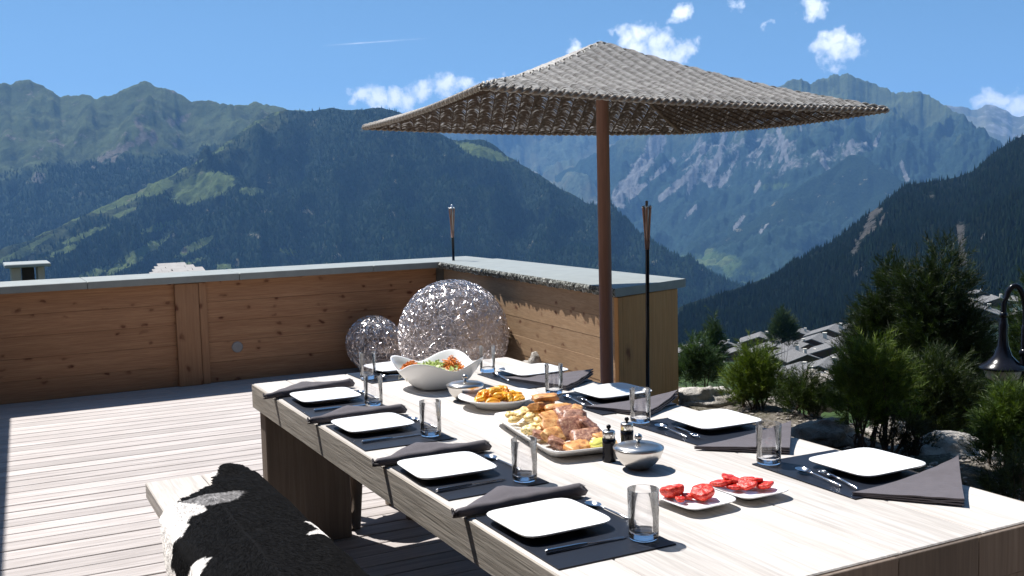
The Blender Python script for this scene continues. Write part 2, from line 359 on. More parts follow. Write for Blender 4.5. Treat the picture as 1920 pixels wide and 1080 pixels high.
# bench
be = thing('bench', 'pale oak bench without back along the left side of the table, under a cowhide', 'bench', (.79, 2.9, 0))
mb = MB(); mb.box(.577, .803, 1.2, 4.485, .385, .45, rc(), bev=.004); mb.box(.806, 1.012, 1.2, 4.485, .385, .45, rc(), bev=.004); mb.build('seat', M_table, be)
for y0 in (4.12, 1.45):
    mb = MB(); mb.box(.62, .97, y0, y0 + .09, .002, .384, rc(), bev=.004); mb.build('leg', M_leg, be)

# cowhide
def poly_in(p, poly):
    x, y = p; c = False; j = len(poly) - 1
    for i in range(len(poly)):
        xi, yi_ = poly[i]; xj, yj = poly[j]
        if (yi_ > y) != (yj > y) and x < (xj - xi) * (y - yi_) / (yj - yi_) + xi: c = not c
        j = i
    return c
def hide():
    # across coordinate a in metres along the bench profile: <0 hangs on the left, 0..43.5 cm on top, beyond hangs on the right
    X0, X1, Zt = .577, 1.012, .45; W = X1 - X0
    out = [(.25, 4.40), (.295, 4.47), (.34, 4.55), (.40, 4.50), (.415, 4.38), (.44, 4.42), (.49, 4.30), (.50, 4.1), (.50, 3.7), (.52, 3.62), (.53, 3.4), (.55, 2.9), (.60, 2.4), (.52, 1.9), (.3, 1.5), (.1, 1.45),
           (-.1, 1.7), (-.16, 2.2), (-.12, 2.7), (-.20, 3.1), (-.30, 3.35), (-.34, 3.55), (-.30, 3.72), (-.16, 3.78), (-.07, 3.86), (-.02, 3.98), (.03, 4.04), (.08, 4.10), (.17, 4.22), (.23, 4.27)]
    white = [[(-.07, 3.9), (.0, 4.04), (.06, 4.08), (.10, 4.03), (.14, 3.97), (.13, 3.90), (.09, 3.87), (.045, 3.80), (.03, 3.72), (.01, 3.66), (-.03, 3.70), (-.06, 3.66), (-.15, 3.7), (-.2, 3.9)],
             [(-.40, 3.75), (-.10, 3.75), (-.11, 3.45), (-.30, 3.3), (-.5, 3.4)],
             [(.045, 3.37), (-.01, 3.385), (-.09, 3.40), (-.16, 3.34), (-.3, 3.2), (-.3, 2.8), (-.05, 3.0), (-.02, 3.26)],
             [(.41, 3.60), (.45, 3.575), (.60, 3.45), (.60, 3.38), (.42, 3.42), (.37, 3.43), (.44, 3.49)],
             [(.21, 4.40), (.26, 4.40), (.30, 4.47), (.27, 4.5)]]
    grey = [(.075, 4.06), (.19, 4.12), (.28, 4.135), (.315, 4.06), (.255, 3.985), (.14, 3.965)]
    da = .0085; A0, A1 = -.40, .66; Y0, Y1 = 1.4, 4.6
    na = int((A1 - A0) / da); ny = int((Y1 - Y0) / .011); idx = {}; mb = MB()
    def surf(a, y, h=0):
        R = .03; z = Zt + .009; x0, x1 = -.0, W
        bx = noise.fractal(Vector((a * 7, y * 7, 0)), 1, 2, 4) * .006
        if a < 0: x = X0 - .012 - min(.02, -a * .25) - h; zz = z + a + min(0, 0); nx = -1
        elif a > W: x = X1 + .012 + min(.02, (a - W) * .25) + h; zz = z - (a - W); nx = 1
        else: x = X0 + a; zz = z; nx = 0
        # round the edges
        if -.03 < a < .03: t = (a + .03) / .06; x = X0 - .0195 + .0495 * t ** 1.6; zz = z - .03 * (1 - t) ** 1.6; 
        if W - .03 < a < W + .03: t = (W + .03 - a) / .06; x = X1 + .0195 - .0495 * t ** 1.6; zz = z - .03 * (1 - t) ** 1.6
        if nx == 0: zz += bx + .004 + h
        else: x += nx * (bx + .004)
        # small hump at the far tip
        e = math.exp(-((a - .34) ** 2 / .002 + (y - 4.46) ** 2 / .004)); zz += .02 * e
        return (x, y, zz)
    rr = random.Random(3)
    def colour(a, y):
        j = Vector((a, y, 0)); dx = noise.fractal(j * 9, 1, 2, 4) * .014; dy = noise.fractal(j * 9 + Vector((9, 9, 9)), 1, 2, 4) * .022
        p = (a + dx, y + dy)
        if any(poly_in(p, w_) for w_ in white): return (.80, .77, .74)
        if poly_in(p, grey): k = .16 + .16 * (noise.noise(Vector((a * 90, y * 25, 4))) + .5); return (k, k * .97, k * .97)
        return (.0035, .0035, .004)
    for i in range(na + 1):
        for k in range(ny + 1):
            a = A0 + i * da; y = Y0 + k * .011
            q = (a + noise.noise(Vector((a * 30, y * 30, 1))) * .012, y + noise.noise(Vector((a * 30, y * 30, 7))) * .02)
            if poly_in(q, out): idx[(i, k)] = (a, y)
    vid = {}
    def V(i, k):
        if (i, k) not in vid:
            a, y = A0 + i * da, Y0 + k * .011; vid[(i, k)] = len(mb.v); mb.v.append(surf(a, y)); mb.c.append(colour(a, y))
        return vid[(i, k)]
    for (i, k) in idx:
        mb.f.append((V(i, k), V(i + 1, k), V(i + 1, k + 1), V(i, k + 1))); mb.m.append(0)
    keys = list(idx.values())
    for _ in range(42000):                                  # short lying hairs
        a, y = keys[rr.randrange(len(keys))]
        if y < 2.6 and rr.random() < .8: continue
        a += rr.uniform(-.005, .005); y += rr.uniform(-.005, .005); c = colour(a, y)
        p0 = Vector(surf(a, y)); l = rr.uniform(.016, .032); th = rr.gauss(-PI / 2 + (-.5 if a < .2 else .5), .22)
        p1 = Vector(surf(a + l * math.cos(th), y + l * math.sin(th), rr.uniform(.002, .005)))
        s_ = (p1 - p0).cross(Vector((0, 0, 1))); s_ = s_.normalized() * .0009 if s_.length > 1e-7 else Vector((.001, 0, 0))
        o = len(mb.v); mb.v += [tuple(p0 - s_), tuple(p0 + s_), tuple(p1)]; mb.c += [c] * 3; mb.f.append((o, o + 1, o + 2)); mb.m.append(0)
    m, n, b, o = newmat('cowhide_fur'); c = n.attr('Col').outputs['Color']
    f = n.noise(n.scaled(n.obj(), 160, 30, 160), 1, 3)
    setb(n, b, col=n.mix(1.0, c, n.ramp(f, [(.3, (.6, .6, .6)), (.7, (1.25, 1.25, 1.25))]), 'MULTIPLY'), rough=.85, spec=.06)
    bump(n, b, f, .4, .003)
    ob = mb.build('cowhide', m, smooth=True)
    tag(ob, 'black and white cowhide draped over the bench and hanging down its left side', 'animal hide'); recentre(ob, (.79, 2.9, .45))
hide()

# stool at the head of the table with a sheepskin
st = thing('stool', 'wooden stool with thick splayed legs half hidden under the far end of the table', 'stool', (1.72, 4.93, 0))
for (sx_2, sy_2) in ((-1, -1), (1, -1), (1, 1), (-1, 1)):
    mb = MB(); mb.tube([(1.72 + sx_2 * .16, 4.93 + sy_2 * .15, .002), (1.72 + sx_2 * .10, 4.93 + sy_2 * .09, .40)], [.038, .034], 10); mb.build('leg', M_leg, st, smooth=True)
mb = MB(); mb.lathe([(0, .402), (.19, .402), (.195, .42), (.19, .445), (0, .445)], (1.72, 4.93, 0), 28); mb.build('seat', M_leg, st)
mb = MB(); mb.blob((1.72, 4.93, .45), (.22, .2, .045), 5, .5, 4, 14)
for k in range(2500):
    t = rnd.uniform(0, 2 * PI); r_ = .2 * math.sqrt(rnd.random()); p = Vector((1.72 + r_ * math.cos(t) * 1.1, 4.93 + r_ * math.sin(t), .47)); d = Vector((math.cos(t) * r_ * 3, math.sin(t) * r_ * 3, .4)).normalized() * rnd.uniform(.02, .05) + Vector((0, 0, -.6 * r_ * r_))
    s_ = Vector((-math.sin(t), math.cos(t), 0)) * .002; mb.add([p - s_, p + s_, p + d], [(0, 1, 2)])
tag(mb.build('sheepskin', simple('wool', (.62, .55, .42), .95), smooth=True), 'cream sheepskin lying on the stool under the far end of the table', 'sheepskin')

# ================================================================ umbrella
def umbrella():
    zl, zr_ = 2.095, 2.01
    def upz(px, py, z): v = ray(px, py); return Vector((0, 0, CAMZ)) + v * ((z - CAMZ) / v.z)
    P = [upz(903, 163, zl - .005), upz(682, 240, zl), upz(1280, 249, zr_ + .005), upz(1664, 207, zr_)]
    A_ = Vector((3.455, 5.44, 2.485))
    um = thing('parasol', 'big square parasol woven of grey wicker on a round wooden pole beside the table', 'parasol', (3.45, 5.44, 0))
    r2 = random.Random(11)
    weave = MB(); stakes = []
    m, n, b, o = newmat('woven_wicker'); c = n.attr('Col').outputs['Color']
    f = n.noise(n.obj(), 55, 4)
    setb(n, b, col=n.mix(1.0, c, n.ramp(f, [(.25, (.7, .7, .7)), (.7, (1.15, 1.15, 1.15))]), 'MULTIPLY'), rough=.75, spec=.25)
    for fi in range(4):
        Pi, Pj = P[fi], P[(fi + 1) % 4]; e = (Pj - Pi); Ls = e.length; e.normalize(); mid = (Pi + Pj) / 2
        slope = (A_ - mid); nrm = e.cross(slope).normalized()
        if nrm.z < 0: nrm = -nrm
        sl_len = slope.length; pitch = .088; ns = round(Ls / pitch); pitch = Ls / ns
        nst = int(sl_len / .0072)
        def PT(s, v, h):        # s metres along rim, v 0..1 up
            base = Pi + e * s; L_ = Pi.lerp(A_, v); off_ = (L_ - Pi) - e * (L_ - Pi).dot(e)
            sag = -.035 * math.sin(PI * v) * (1 - .3 * v) - .02 * math.sin(PI * min(1, max(0, s / Ls))) * (1 - v)
            return base + off_ + Vector((0, 0, sag)) + nrm * h
        for k in range(nst):
            v = (k + r2.uniform(-.12, .12)) / nst; v = max(0, v)
            sL = (Pi.lerp(A_, v) - Pi).dot(e); sR = Ls - (Pj.lerp(A_, v) - Pj).dot(-e)
            if sR - sL < .02: continue
            pts = []; s = sL; step = pitch / 4; k0 = math.ceil(sL / step); grid = [sL] + [q * step for q in range(k0, int(sR / step) + 1) if sL + .004 < q * step < sR - .004] + [sR]
            ph = 1 if k % 2 else -1
            for s in grid:
                u = s / pitch; bul = abs(math.sin(PI * u)) ** .6 * .026 * min(1, .12 + v * 9); alt = ph * math.cos(PI * u) * .0012
                pts.append(PT(s, v, bul + alt + r2.uniform(-.0015, .0015)) + e * 0)
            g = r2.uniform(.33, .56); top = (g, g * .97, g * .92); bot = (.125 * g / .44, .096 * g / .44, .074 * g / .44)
            # flat 4-sided strand, bleached above, brown below
            rs = r2.uniform(.0034, .0043); up_d = (off2 := PT((sL + sR) / 2, min(1, v + .01), 0) - PT((sL + sR) / 2, v, 0)).normalized()
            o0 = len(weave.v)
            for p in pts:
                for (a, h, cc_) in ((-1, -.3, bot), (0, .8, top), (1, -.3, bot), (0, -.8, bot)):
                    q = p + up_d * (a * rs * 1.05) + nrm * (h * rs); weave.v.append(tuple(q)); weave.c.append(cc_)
            for i_ in range(len(pts) - 1):
                for q in range(4): weave.f.append((o0 + i_ * 4 + q, o0 + i_ * 4 + (q + 1) % 4, o0 + i_ * 4 + 4 + (q + 1) % 4, o0 + i_ * 4 + 4 + q)); weave.m.append(0)
        for q in range(1, ns):
            s = q * pitch; vt = 1.0
            vt = min(s / max(1e-6, (A_ - Pi).dot(e)), (Ls - s) / max(1e-6, (A_ - Pj).dot(-e)))
            vt = min(vt, 1) * .995; stakes.append([PT(s, vt * t / 10, -.002 + (.0)) for t in range(11)])
    weave.build('canopy', m, um, smooth=True)
    ms = MB()
    for s in stakes: ms.tube(s, .0042, 5, (.09, .06, .04))
    for p in P: ms.tube([p.lerp(A_, t / 12) + Vector((0, 0, -.035 * math.sin(PI * t / 12) - .0)) for t in range(13)], .014, 6, (.14, .10, .07))
    ms.build('frame', m, um, smooth=True)
    mr = MB()
    for fi in range(4):
        Pi, Pj = P[fi], P[(fi + 1) % 4]; Ls = (Pj - Pi).length; e = (Pj - Pi).normalized(); K = int(Ls / .01); pts = []
        f_ = lambda t: Pi.lerp(Pj, t) + Vector((0, 0, -.02 * math.sin(PI * t)))
        mr.tube([f_(t / 20) for t in range(21)], .011, 6, (.2, .15, .11))
        for ph, rr_ in ((0, .010), (PI, .010)):                                          # two-strand braid round the rim
            pts = [f_(t / K) + Vector((0, 0, 1)) * math.sin(t * .01 * 75 + ph) * .011 + e.cross(Vector((0, 0, 1))) * math.cos(t * .01 * 75 + ph) * .011 for t in range(K + 1)]
            mr.tube(pts, .0062, 5, (.40, .37, .33) if ph else (.30, .27, .23))
        ns = round(Ls / .044)
        for q in range(ns):                                                      # cut stake ends standing above the rim
            p = f_((q + .5) / ns); d = (p - A_); d.z = 0; d.normalize()
            mr.tube([p - d * .01, p + d * .004 + Vector((0, 0, .012)), p - d * .028 + Vector((0, 0, .022))], .0055, 4, (.13, .11, .09) if q % 2 else (.38, .35, .32))
    # ridge braid
    for p in P:
        ln = (p - A_).length; K = int(ln / .012); e = (A_ - p).normalized()
        base = lambda t: p.lerp(A_, t) + Vector((0, 0, -.035 * math.sin(PI * t) + .012))
        for ph in (0, PI):
            mr.tube([base(t / K) + Vector((0, 0, 1)) * math.sin(t * .8 + ph) * .008 + e.cross(Vector((0, 0, 1))) * math.cos(t * .8 + ph) * .012 for t in range(K + 1)], .006, 5, (.42, .40, .36))
    mr.build('rim', m, um, smooth=True)
    mp = MB(); mp.tube([(3.455, 5.44, .0), (3.455, 5.44, 1.2), (3.455, 5.44, 2.44)], [.041, .040, .038], 20); mp.build('pole', M_pole, um, smooth=True)
    mp = MB(); mp.lathe([(0, .0), (.26, .0), (.26, .05), (.06, .06), (.055, .14), (.042, .14)], (3.455, 5.44, .003), 28); mp.build('base', simple('parasol_foot_iron', (.05, .05, .05), .6), um)
umbrella()

# ================================================================ torches
def torch(x, y, z0, zs, zt, lab, lean=0.0):
    t = thing('garden_torch', lab, 'torch', (x, y, z0), 'garden torches at the parapet')
    mb = MB(); mb.tube([(x, y, z0), (x + lean * .7, y, zs)], .013, 10); mb.build('pole', M_black, t, smooth=True)
    mb = MB(); x2 = x + lean * .7; H = zt - zs
    for k in range(5):
        a = 2 * PI * k / 5 + .3; mb.tube([(x2 + .010 * math.cos(a), y + .010 * math.sin(a), zs - .01), (x2 + .013 * math.cos(a), y + .013 * math.sin(a), zs + H * .3), (x2 + .023 * math.cos(a), y + .023 * math.sin(a), zs + H * .92), (x2 + .025 * math.cos(a), y + .025 * math.sin(a), zs + H)], [.006, .006, .0075, .007], 7)
    mb.build('bamboo_holder', simple('bamboo_strips', (.36, .20, .14), .5), t, smooth=True)
    mb = MB(); mb.lathe([(0, 0), (.012, 0), (.014, H * .5), (.018, H * .62), (.018, H * .8), (.012, H * .84), (.009, H * .95), (0, H * .96)], (x2, y, zs + .05), 14); mb.build('oil_can', M_steel, t, smooth=True)
    for k in range(5):
        a = 2 * PI * k / 5 + .3; mb = MB() if k == 0 else mb; mb.blob((x2 + .026 * math.cos(a), y + .026 * math.sin(a), zt), (.0085, .0085, .0085), k, 0, 1, 6)
    mb.build('cap', M_steel, t, smooth=True)
torch(3.83, 5.55, 0, 1.236, 1.50, 'slim garden torch with black pole standing in front of the end of the right parapet', .025)
torch(4.172, 9.32, .965, 1.20, 1.475, 'smaller looking garden torch standing on the coping at the back corner of the parapet', 0)

# ================================================================ wire balls
m_wire, n, b, o = newmat('aluminium_wire'); setb(n, b, col=(.84, .80, .79), rough=.24, metal=1)
def wire_ball(c, R, cnt, lab, seed, wr):
    r2 = random.Random(seed); mb = MB()
    for k in range(cnt):
        z = r2.uniform(-1, 1); t = r2.uniform(0, 2 * PI); d = Vector((math.sqrt(1 - z * z) * math.cos(t), math.sqrt(1 - z * z) * math.sin(t), z))
        tg = d.orthogonal().normalized(); tg.rotate(Matrix.Rotation(r2.uniform(0, 2 * PI), 3, d)); rr_ = R * (1 - abs(r2.gauss(0, .05)) ); pts = []
        cur = r2.uniform(-1, 1) * 9; st_ = r2.uniform(.018, .03)
        for q in range(r2.randint(9, 17)):
            pts.append(Vector(c) + d * rr_); d2 = (d * rr_ + tg * st_).normalized(); tg = (tg - d2 * tg.dot(d2)).normalized()
            tg.rotate(Matrix.Rotation(cur * st_ / .02 * .12 + r2.gauss(0, .25), 3, d2)); d = d2; rr_ = min(R * 1.01, rr_ + r2.gauss(0, .005))
        mb.tube(pts, wr, 3, cap=False)
    ob = mb.build('wire_ball', m_wire); tag(ob, lab, 'wire ball', 'aluminium wire balls in the corner'); recentre(ob, (c[0], c[1], 0)); return ob
wire_ball((3.472, 7.8, .457), .455, 2700, 'large silver wire ball in the back corner of the deck, the bigger of two', 5, .0021)
wire_ball((3.23, 9.06, .262), .258, 950, 'small silver wire ball left of the large one by the back parapet', 6, .0020)

# stone
def rock(name, c, r, seed, mat, lab, n_=22, amp=.5, fr=1.2, rot=0, mb=None):
    mb = MB(); Mr = Matrix.Rotation(rot, 3, 'Z'); vs0 = len(mb.v)
    mb.blob((0, 0, 0), r, seed, amp, fr, n_)
    out = []
    for v in mb.v:
        v = Vector(v); k = noise.cell(v * 3 + Vector((seed, 0, 0))) if False else 0
        q = Vector([round(x / (s * .42)) * s * .42 for x, s in zip(v, r)]); v = v.lerp(q, .28)
        out.append(tuple(Mr @ v + Vector(c)))
    mb.v = out; ob = mb.build(name, mat, smooth=True); tag(ob, lab, 'rock'); return recentre(ob, c)
def stone_mat(name, c1, c2, s=3):
    m, n, b, o = newmat(name); P = n.pos()
    f = n.noise(P, s, 9, .65); g = n.noise(P, s * 9, 6, .7)
    c = n.mix(n.ramp(f, [(.35, 0), (.62, 1)]), c1, c2); c = n.mix(n.ramp(g, [(.5, 0), (.75, .7)]), c, [x * .4 for x in c1])
    setb(n, b, col=c, rough=.9, spec=.2); bump(n, b, n.math('ADD', f, n.math('MULTIPLY', g, .5)), .9, .06); return m
M_rock = stone_mat('pale_boulder', (.36, .33, .29), (.62, .58, .53))
M_rock2 = stone_mat('dark_boulder', (.17, .15, .13), (.40, .37, .32))
rock('stone', (3.62, 6.72, .17), (.125, .09, .235), 5, M_rock, 'small upright broken stone against the foot of the right parapet', 14, .35, 1.3, .4)

# ================================================================ tableware
def sq(t, nexp): c_, s_ = math.cos(t), math.sin(t); return (abs(c_) ** nexp + abs(s_) ** nexp) ** (-1 / nexp)
def dish(name, hx, hy, prof, nexp, mat, lift=None, n_=64, p=None):
    """prof: (scale, z) from the under-centre outward over the rim and back to the centre; lift(t, k) raises corners"""
    mb = MB(); vs = []; fs = []
    for i, (s_, z) in enumerate(prof):
        for k in range(n_):
            t = 2 * PI * (k + .5) / n_; e = nexp if s_ > .25 else 2
            r_ = sq(t, e); zz = z + (lift(t, s_) if lift else 0); vs.append((s_ * hx * r_ * math.cos(t), s_ * hy * r_ * math.sin(t), zz))
    for i in range(len(prof) - 1):
        for k in range(n_): fs.append((i * n_ + k, i * n_ + (k + 1) % n_, i * n_ + n_ + (k + 1) % n_, i * n_ + n_ + k))
    mb.add(vs, fs); ob = mb.build(name, mat, smooth=True)
    return ob
NM = ['nearest the camera', 'second from the camera', 'third from the camera', 'farthest from the camera']
G = .0035
# placemats
mats = [(1.289, 2.21, .325, .44, 0), (1.29, 2.825, .325, .42, .02), (1.289, 3.505, .325, .45, -.01), (1.29, 4.125, .325, .47, -.02),
        (2.246, 2.243, .335, .43, -.02), (2.26, 2.905, .35, .46, .03), (2.256, 3.54, .35, .45, 0), (2.256, 4.18, .35, .46, .01), (1.79, 4.635, .44, .315, .03)]
base_mat = None
for i, (x, y, sx, sy, rz) in enumerate(mats):
    lab = 'dark blue placemat on the %s side of the table, %s' % ('left' if i < 4 else 'right', NM[i % 4]) if i < 8 else 'dark blue placemat at the far head of the table behind the salad bowl'
    if base_mat is None:
        mb = MB(); mb.box(-.5, .5, -.5, .5, 0, .0028); base_mat = ob = mb.build('placemat', M_mat)
    else: ob = base_mat.copy(); COL.objects.link(ob)
    ob.location = (x, y, TZ + .0012); ob.scale = (sx, sy, 1); ob.rotation_euler = (0, 0, rz); tag(ob, lab, 'placemat', 'dark placemats round the table')
# plates
pp = [(0, .004), (.52, .004), (.54, 0), (.58, 0), (.60, .005), (.80, .010), (.96, .0175), (1.0, .022), (.995, .0245), (.97, .0235), (.85, .0165), (.6, .013), (.3, .0122), (0.0, .012)]
plates = [(1.258, 2.272), (1.247, 2.885), (1.262, 3.588), (1.278, 4.212), (2.325, 2.232), (2.32, 2.945), (2.312, 3.605), (2.292, 4.248), (1.80, 4.735)]
bp = None
for i, (x, y) in enumerate(plates):
    lab = 'empty square white plate on the %s side of the table, %s' % ('left' if i < 4 else 'right', NM[i % 4]) if i < 8 else 'empty square white plate at the far head of the table'
    if bp is None: bp = ob = dish('plate', .129, .123, pp, 7, M_white, lambda t, s_: .0)
    else: ob = bp.copy(); COL.objects.link(ob)
    ob.location = (x, y, TZ + .0042); ob.rotation_euler = (0, 0, [.02, -.03, .03, 0, .02, -.02, .03, .04, .08][i]); tag(ob, lab, 'plate', 'square white plates')
    if i >= 4: ob.scale = (1.04, 1.02, 1)
# glasses
m_gl, n, b, o = newmat('thin_clear_glass'); n.n.remove(b)
fr = n.new('ShaderNodeFresnel', inp={'IOR': 1.5}).outputs[0]
lw = n.new('ShaderNodeLayerWeight', inp={'Blend': .5}).outputs['Facing']
tc = n.ramp(lw, [(.6, (.985, .985, .99)), (.92, (.94, .95, .965)), (.985, (.70, .74, .79)), (1, (.5, .55, .62))])
tr = n.new('ShaderNodeBsdfTransparent', inp={'Color': tc}); gl = n.new('ShaderNodeBsdfGlossy', inp={'Roughness': .02, 'Color': (1, 1, 1, 1)})
ms_ = n.new('ShaderNodeMixShader', inp={0: n.math('MULTIPLY', fr, .9), 1: tr.outputs[0], 2: gl.outputs[0]}); n.l.new(ms_.outputs[0], o.inputs[0])
m_gb, n, b, o = newmat('thick_glass_base'); setb(n, b, col=(.93, .96, 1.0), rough=.01); b.inputs['Transmission Weight'].default_value = 1; b.inputs['IOR'].default_value = 1.48
glasses = [(1.406, 2.060), (1.405, 2.672), (1.397, 3.36), (1.412, 3.99), (2.127, 2.436), (2.127, 3.127), (2.141, 3.787), (2.141, 4.425), (1.60, 4.585)]
g0 = None
for i, (x, y) in enumerate(glasses):
    lab = 'clear tumbler on the %s row of the table, %s' % ('left' if i < 4 else 'right', NM[i % 4]) if i < 8 else 'clear tumbler at the far head of the table, left of the salad bowl'
    if g0 is None:
        g0 = ob = thing('drinking_glass', lab, 'glass', (0, 0, 0))
        mb = MB(); mb.lathe([(.0368, .020), (.0375, .06), (.0385, .1235), (.0378, .1245), (.0370, .1235), (.0360, .06), (.0352, .022)], n=40); mb.build('wall', m_gl, g0, smooth=True)
        mb = MB(); mb.lathe([(0, .001), (.030, .0005), (.0350, .003), (.0367, .008), (.0368, .020), (.0352, .0215), (.030, .017), (.018, .0145), (0, .0138)], n=40); mb.build('base', m_gb, g0, smooth=True)
        g0.location = (x, y, TZ + .0041)
    else: ob = dup(g0, (x, y, TZ + .0041), label=lab)
    tag(ob, lab, 'glass', 'clear water tumblers')
# cutlery
def knife():
    mb = MB(); mb.tube([(-.115, 0, .006), (-.11, 0, .006), (-.02, 0, .0055), (.0, 0, .005)], [.003, .0055, .0045, .003], 8)
    mb.add([(.0, -.004, .0035), (.10, -.008, .002), (.115, -.002, .002), (.10, .006, .002), (0, .004, .0035), (.0, -.004, .0055), (.10, -.008, .003), (.115, -.002, .003), (.10, .006, .004), (0, .004, .0055)],
           [(4, 3, 2, 1, 0), (5, 6, 7, 8, 9)] + [(k, (k + 1) % 5, 5 + (k + 1) % 5, 5 + k) for k in range(5)])
    return mb.build('knife', M_cut, smooth=False)
def spoon():
    mb = MB(); mb.tube([(0, -.10, .003), (0, -.095, .004), (0, -.03, .008), (0, .02, .011), (0, .05, .009)], [.002, .0052, .0035, .0022, .0025], 8)
    vs = []; fs = []
    for i in range(9):
        for k in range(20):
            r_ = i / 8; t = 2 * PI * k / 20; vs.append((.0185 * r_ * math.cos(t), .072 + .028 * r_ * math.sin(t), .003 + .009 * r_ ** 2))
    for i in range(8):
        for k in range(20): fs.append((i * 20 + k, i * 20 + (k + 1) % 20, i * 20 + 20 + (k + 1) % 20, i * 20 + 20 + k))
    mb.add(vs, fs); return mb.build('spoon', M_cut, smooth=True)
def fork():
    mb = MB(); mb.tube([(0, -.10, .003), (0, -.095, .004), (0, -.03, .009), (0, .03, .010)], [.002, .005, .0032, .0022], 8)
    mb.box(-.010, .010, .03, .052, .0085, .0105)
    for k in range(4): mb.tube([(-.009 + .006 * k, .05, .0095), (-.009 + .006 * k, .075, .007), (-.0085 + .0057 * k, .095, .011)], [.0016, .0015, .0008], 5)
    return mb.build('fork', M_cut, smooth=True)
k0 = s0 = f0 = None
for i, (x, y) in enumerate([(1.262, 2.088), (1.245, 2.70), (1.262, 3.385), (1.278, 4.0)]):
    if k0 is None: k0 = ob = knife()
    else: ob = k0.copy(); COL.objects.link(ob)
    ob.location = (x, y, TZ + .0045); ob.rotation_euler = (0, 0, [.0, .05, .04, .02][i]); tag(ob, 'steel knife beside the left side plate %s, handle towards the table edge' % ['nearest the camera', 'second from camera', 'third from camera', 'farthest away'][i], 'knife', 'knives on the left placemats')
for i, (x, y, rz) in enumerate([(1.448, 2.275, .12), (1.437, 2.88, .1), (1.447, 3.56, .15), (1.46, 4.2, .1), (2.128, 2.225, -.1), (2.122, 2.93, -.08), (2.115, 3.58, -.1), (2.115, 4.23, -.1), (1.72, 4.55, 1.4)]):
    if s0 is None: s0 = ob = spoon()
    else: ob = s0.copy(); COL.objects.link(ob)
    lab = 'dessert spoon lying inside the plate on the %s side, %s' % ('left' if i < 4 else 'right', ['nearest camera', 'second from camera', 'third from camera', 'farthest away'][i % 4]) if i < 8 else 'dessert spoon lying across in front of the far head placemat'
    ob.location = (x, y, TZ + (.0045 if i >= 4 else .001)); ob.rotation_euler = (0, 0, rz if i < 4 or i == 8 else rz); tag(ob, lab, 'spoon', 'dessert spoons')
for i, (x, y, rz) in enumerate([(2.158, 2.18, -.22), (2.156, 2.885, -.2), (2.148, 3.535, -.2)]):
    if f0 is None: f0 = ob = fork()
    else: ob = f0.copy(); COL.objects.link(ob)
    ob.location = (x, y, TZ + .0045); ob.rotation_euler = (0, 0, rz + PI * (i % 2)); tag(ob, 'dessert fork beside the spoon on the right side, %s' % ['nearest camera', 'second from camera', 'third from camera'][i], 'fork', 'dessert forks')
# rolled napkins, left side
def napkin_roll(x0, x1, y, yr, peak_x, peak, seed):
    r2 = random.Random(seed); mb = MB(); nx = 44; prof = 22; rows = []
    for i in range(nx + 1):
        u = i / nx; x = x0 + (x1 - x0) * u; yc = y + (yr - y) * u + .004 * noise.noise(Vector((x * 12, seed, 0)))
        r_ = (.0105 + .005 * u + .002 * noise.noise(Vector((x * 18, seed, 3)))) * (1 if 0 < i < nx else .72); h = 1.25
        tri = max(0, 1 - (abs(x - peak_x) / (peak_x - x0 - .03) if x < peak_x else (x - peak_x) / (x1 - peak_x - .06))); f_ = peak * tri ** .9
        row = []
        for k in range(prof):
            if k <= 11: a = -PI / 2 - PI * (k / 11) ; row.append((x + .012 * math.sin(k * 1.3) * (i in (0, nx)), yc + r_ * math.cos(a) * 1.15 , TZ + .004 + r_ * h * (1 + math.sin(a)) + (0)))
        # last of the arc is on top; slope away to the flap
        topz = TZ + .004 + 2 * r_ * h
        for k in range(1, 9):
            t = k / 8; yy = yc + t * (r_ * 1.1 + f_); zz = topz - (topz - TZ - .007) * (t ** (1.6 - .9 * tri)) + .030 * tri * math.sin(PI * min(1, t * 1.02)) + .002 * noise.noise(Vector((x * 25, t * 3, seed))); row.append((x, yy, max(TZ + .006, zz)))
        row.append((x, yc + r_ * 1.05 + f_, TZ + .003)); rows.append(row)
    L_ = len(rows[0]); vs = [v for r_ in rows for v in r_]; fs = []
    for i in range(nx):
        for k in range(L_): fs.append((i * L_ + k, i * L_ + (k + 1) % L_, i * L_ + L_ + (k + 1) % L_, i * L_ + L_ + k))
    fs += [tuple(range(L_ - 1, -1, -1)), tuple(nx * L_ + k for k in range(L_))]
    mb.add(vs, fs)
    # spiral end layers
    for (xe, sgn, yy) in ((x0, -1, y), (x1, 1, yr)):
        mb.tube([(xe + sgn * .004, yy + .010 * math.cos(a) * (1 - a / 14), TZ + .021 + .011 * math.sin(a) * (1 - a / 14)) for a in [q * .45 for q in range(24)]], .0018, 4)
    return recentre(mb.build('napkin', M_napkin, smooth=True), ((x0 + x1) / 2, y, TZ))
for i, a in enumerate([(1.078, 1.468, 2.452, 2.45, 1.25, .125), (1.078, 1.47, 3.062, 3.055, 1.25, .125), (1.082, 1.455, 3.785, 3.77, 1.25, .11), (1.062, 1.47, 4.372, 4.44, 1.25, .10)]):
    tag(napkin_roll(*a, seed=i + 1), 'grey linen napkin rolled lengthwise above the left plate %s' % ['nearest the camera', 'second from camera', 'third from camera', 'farthest away'][i], 'napkin', 'grey napkins')
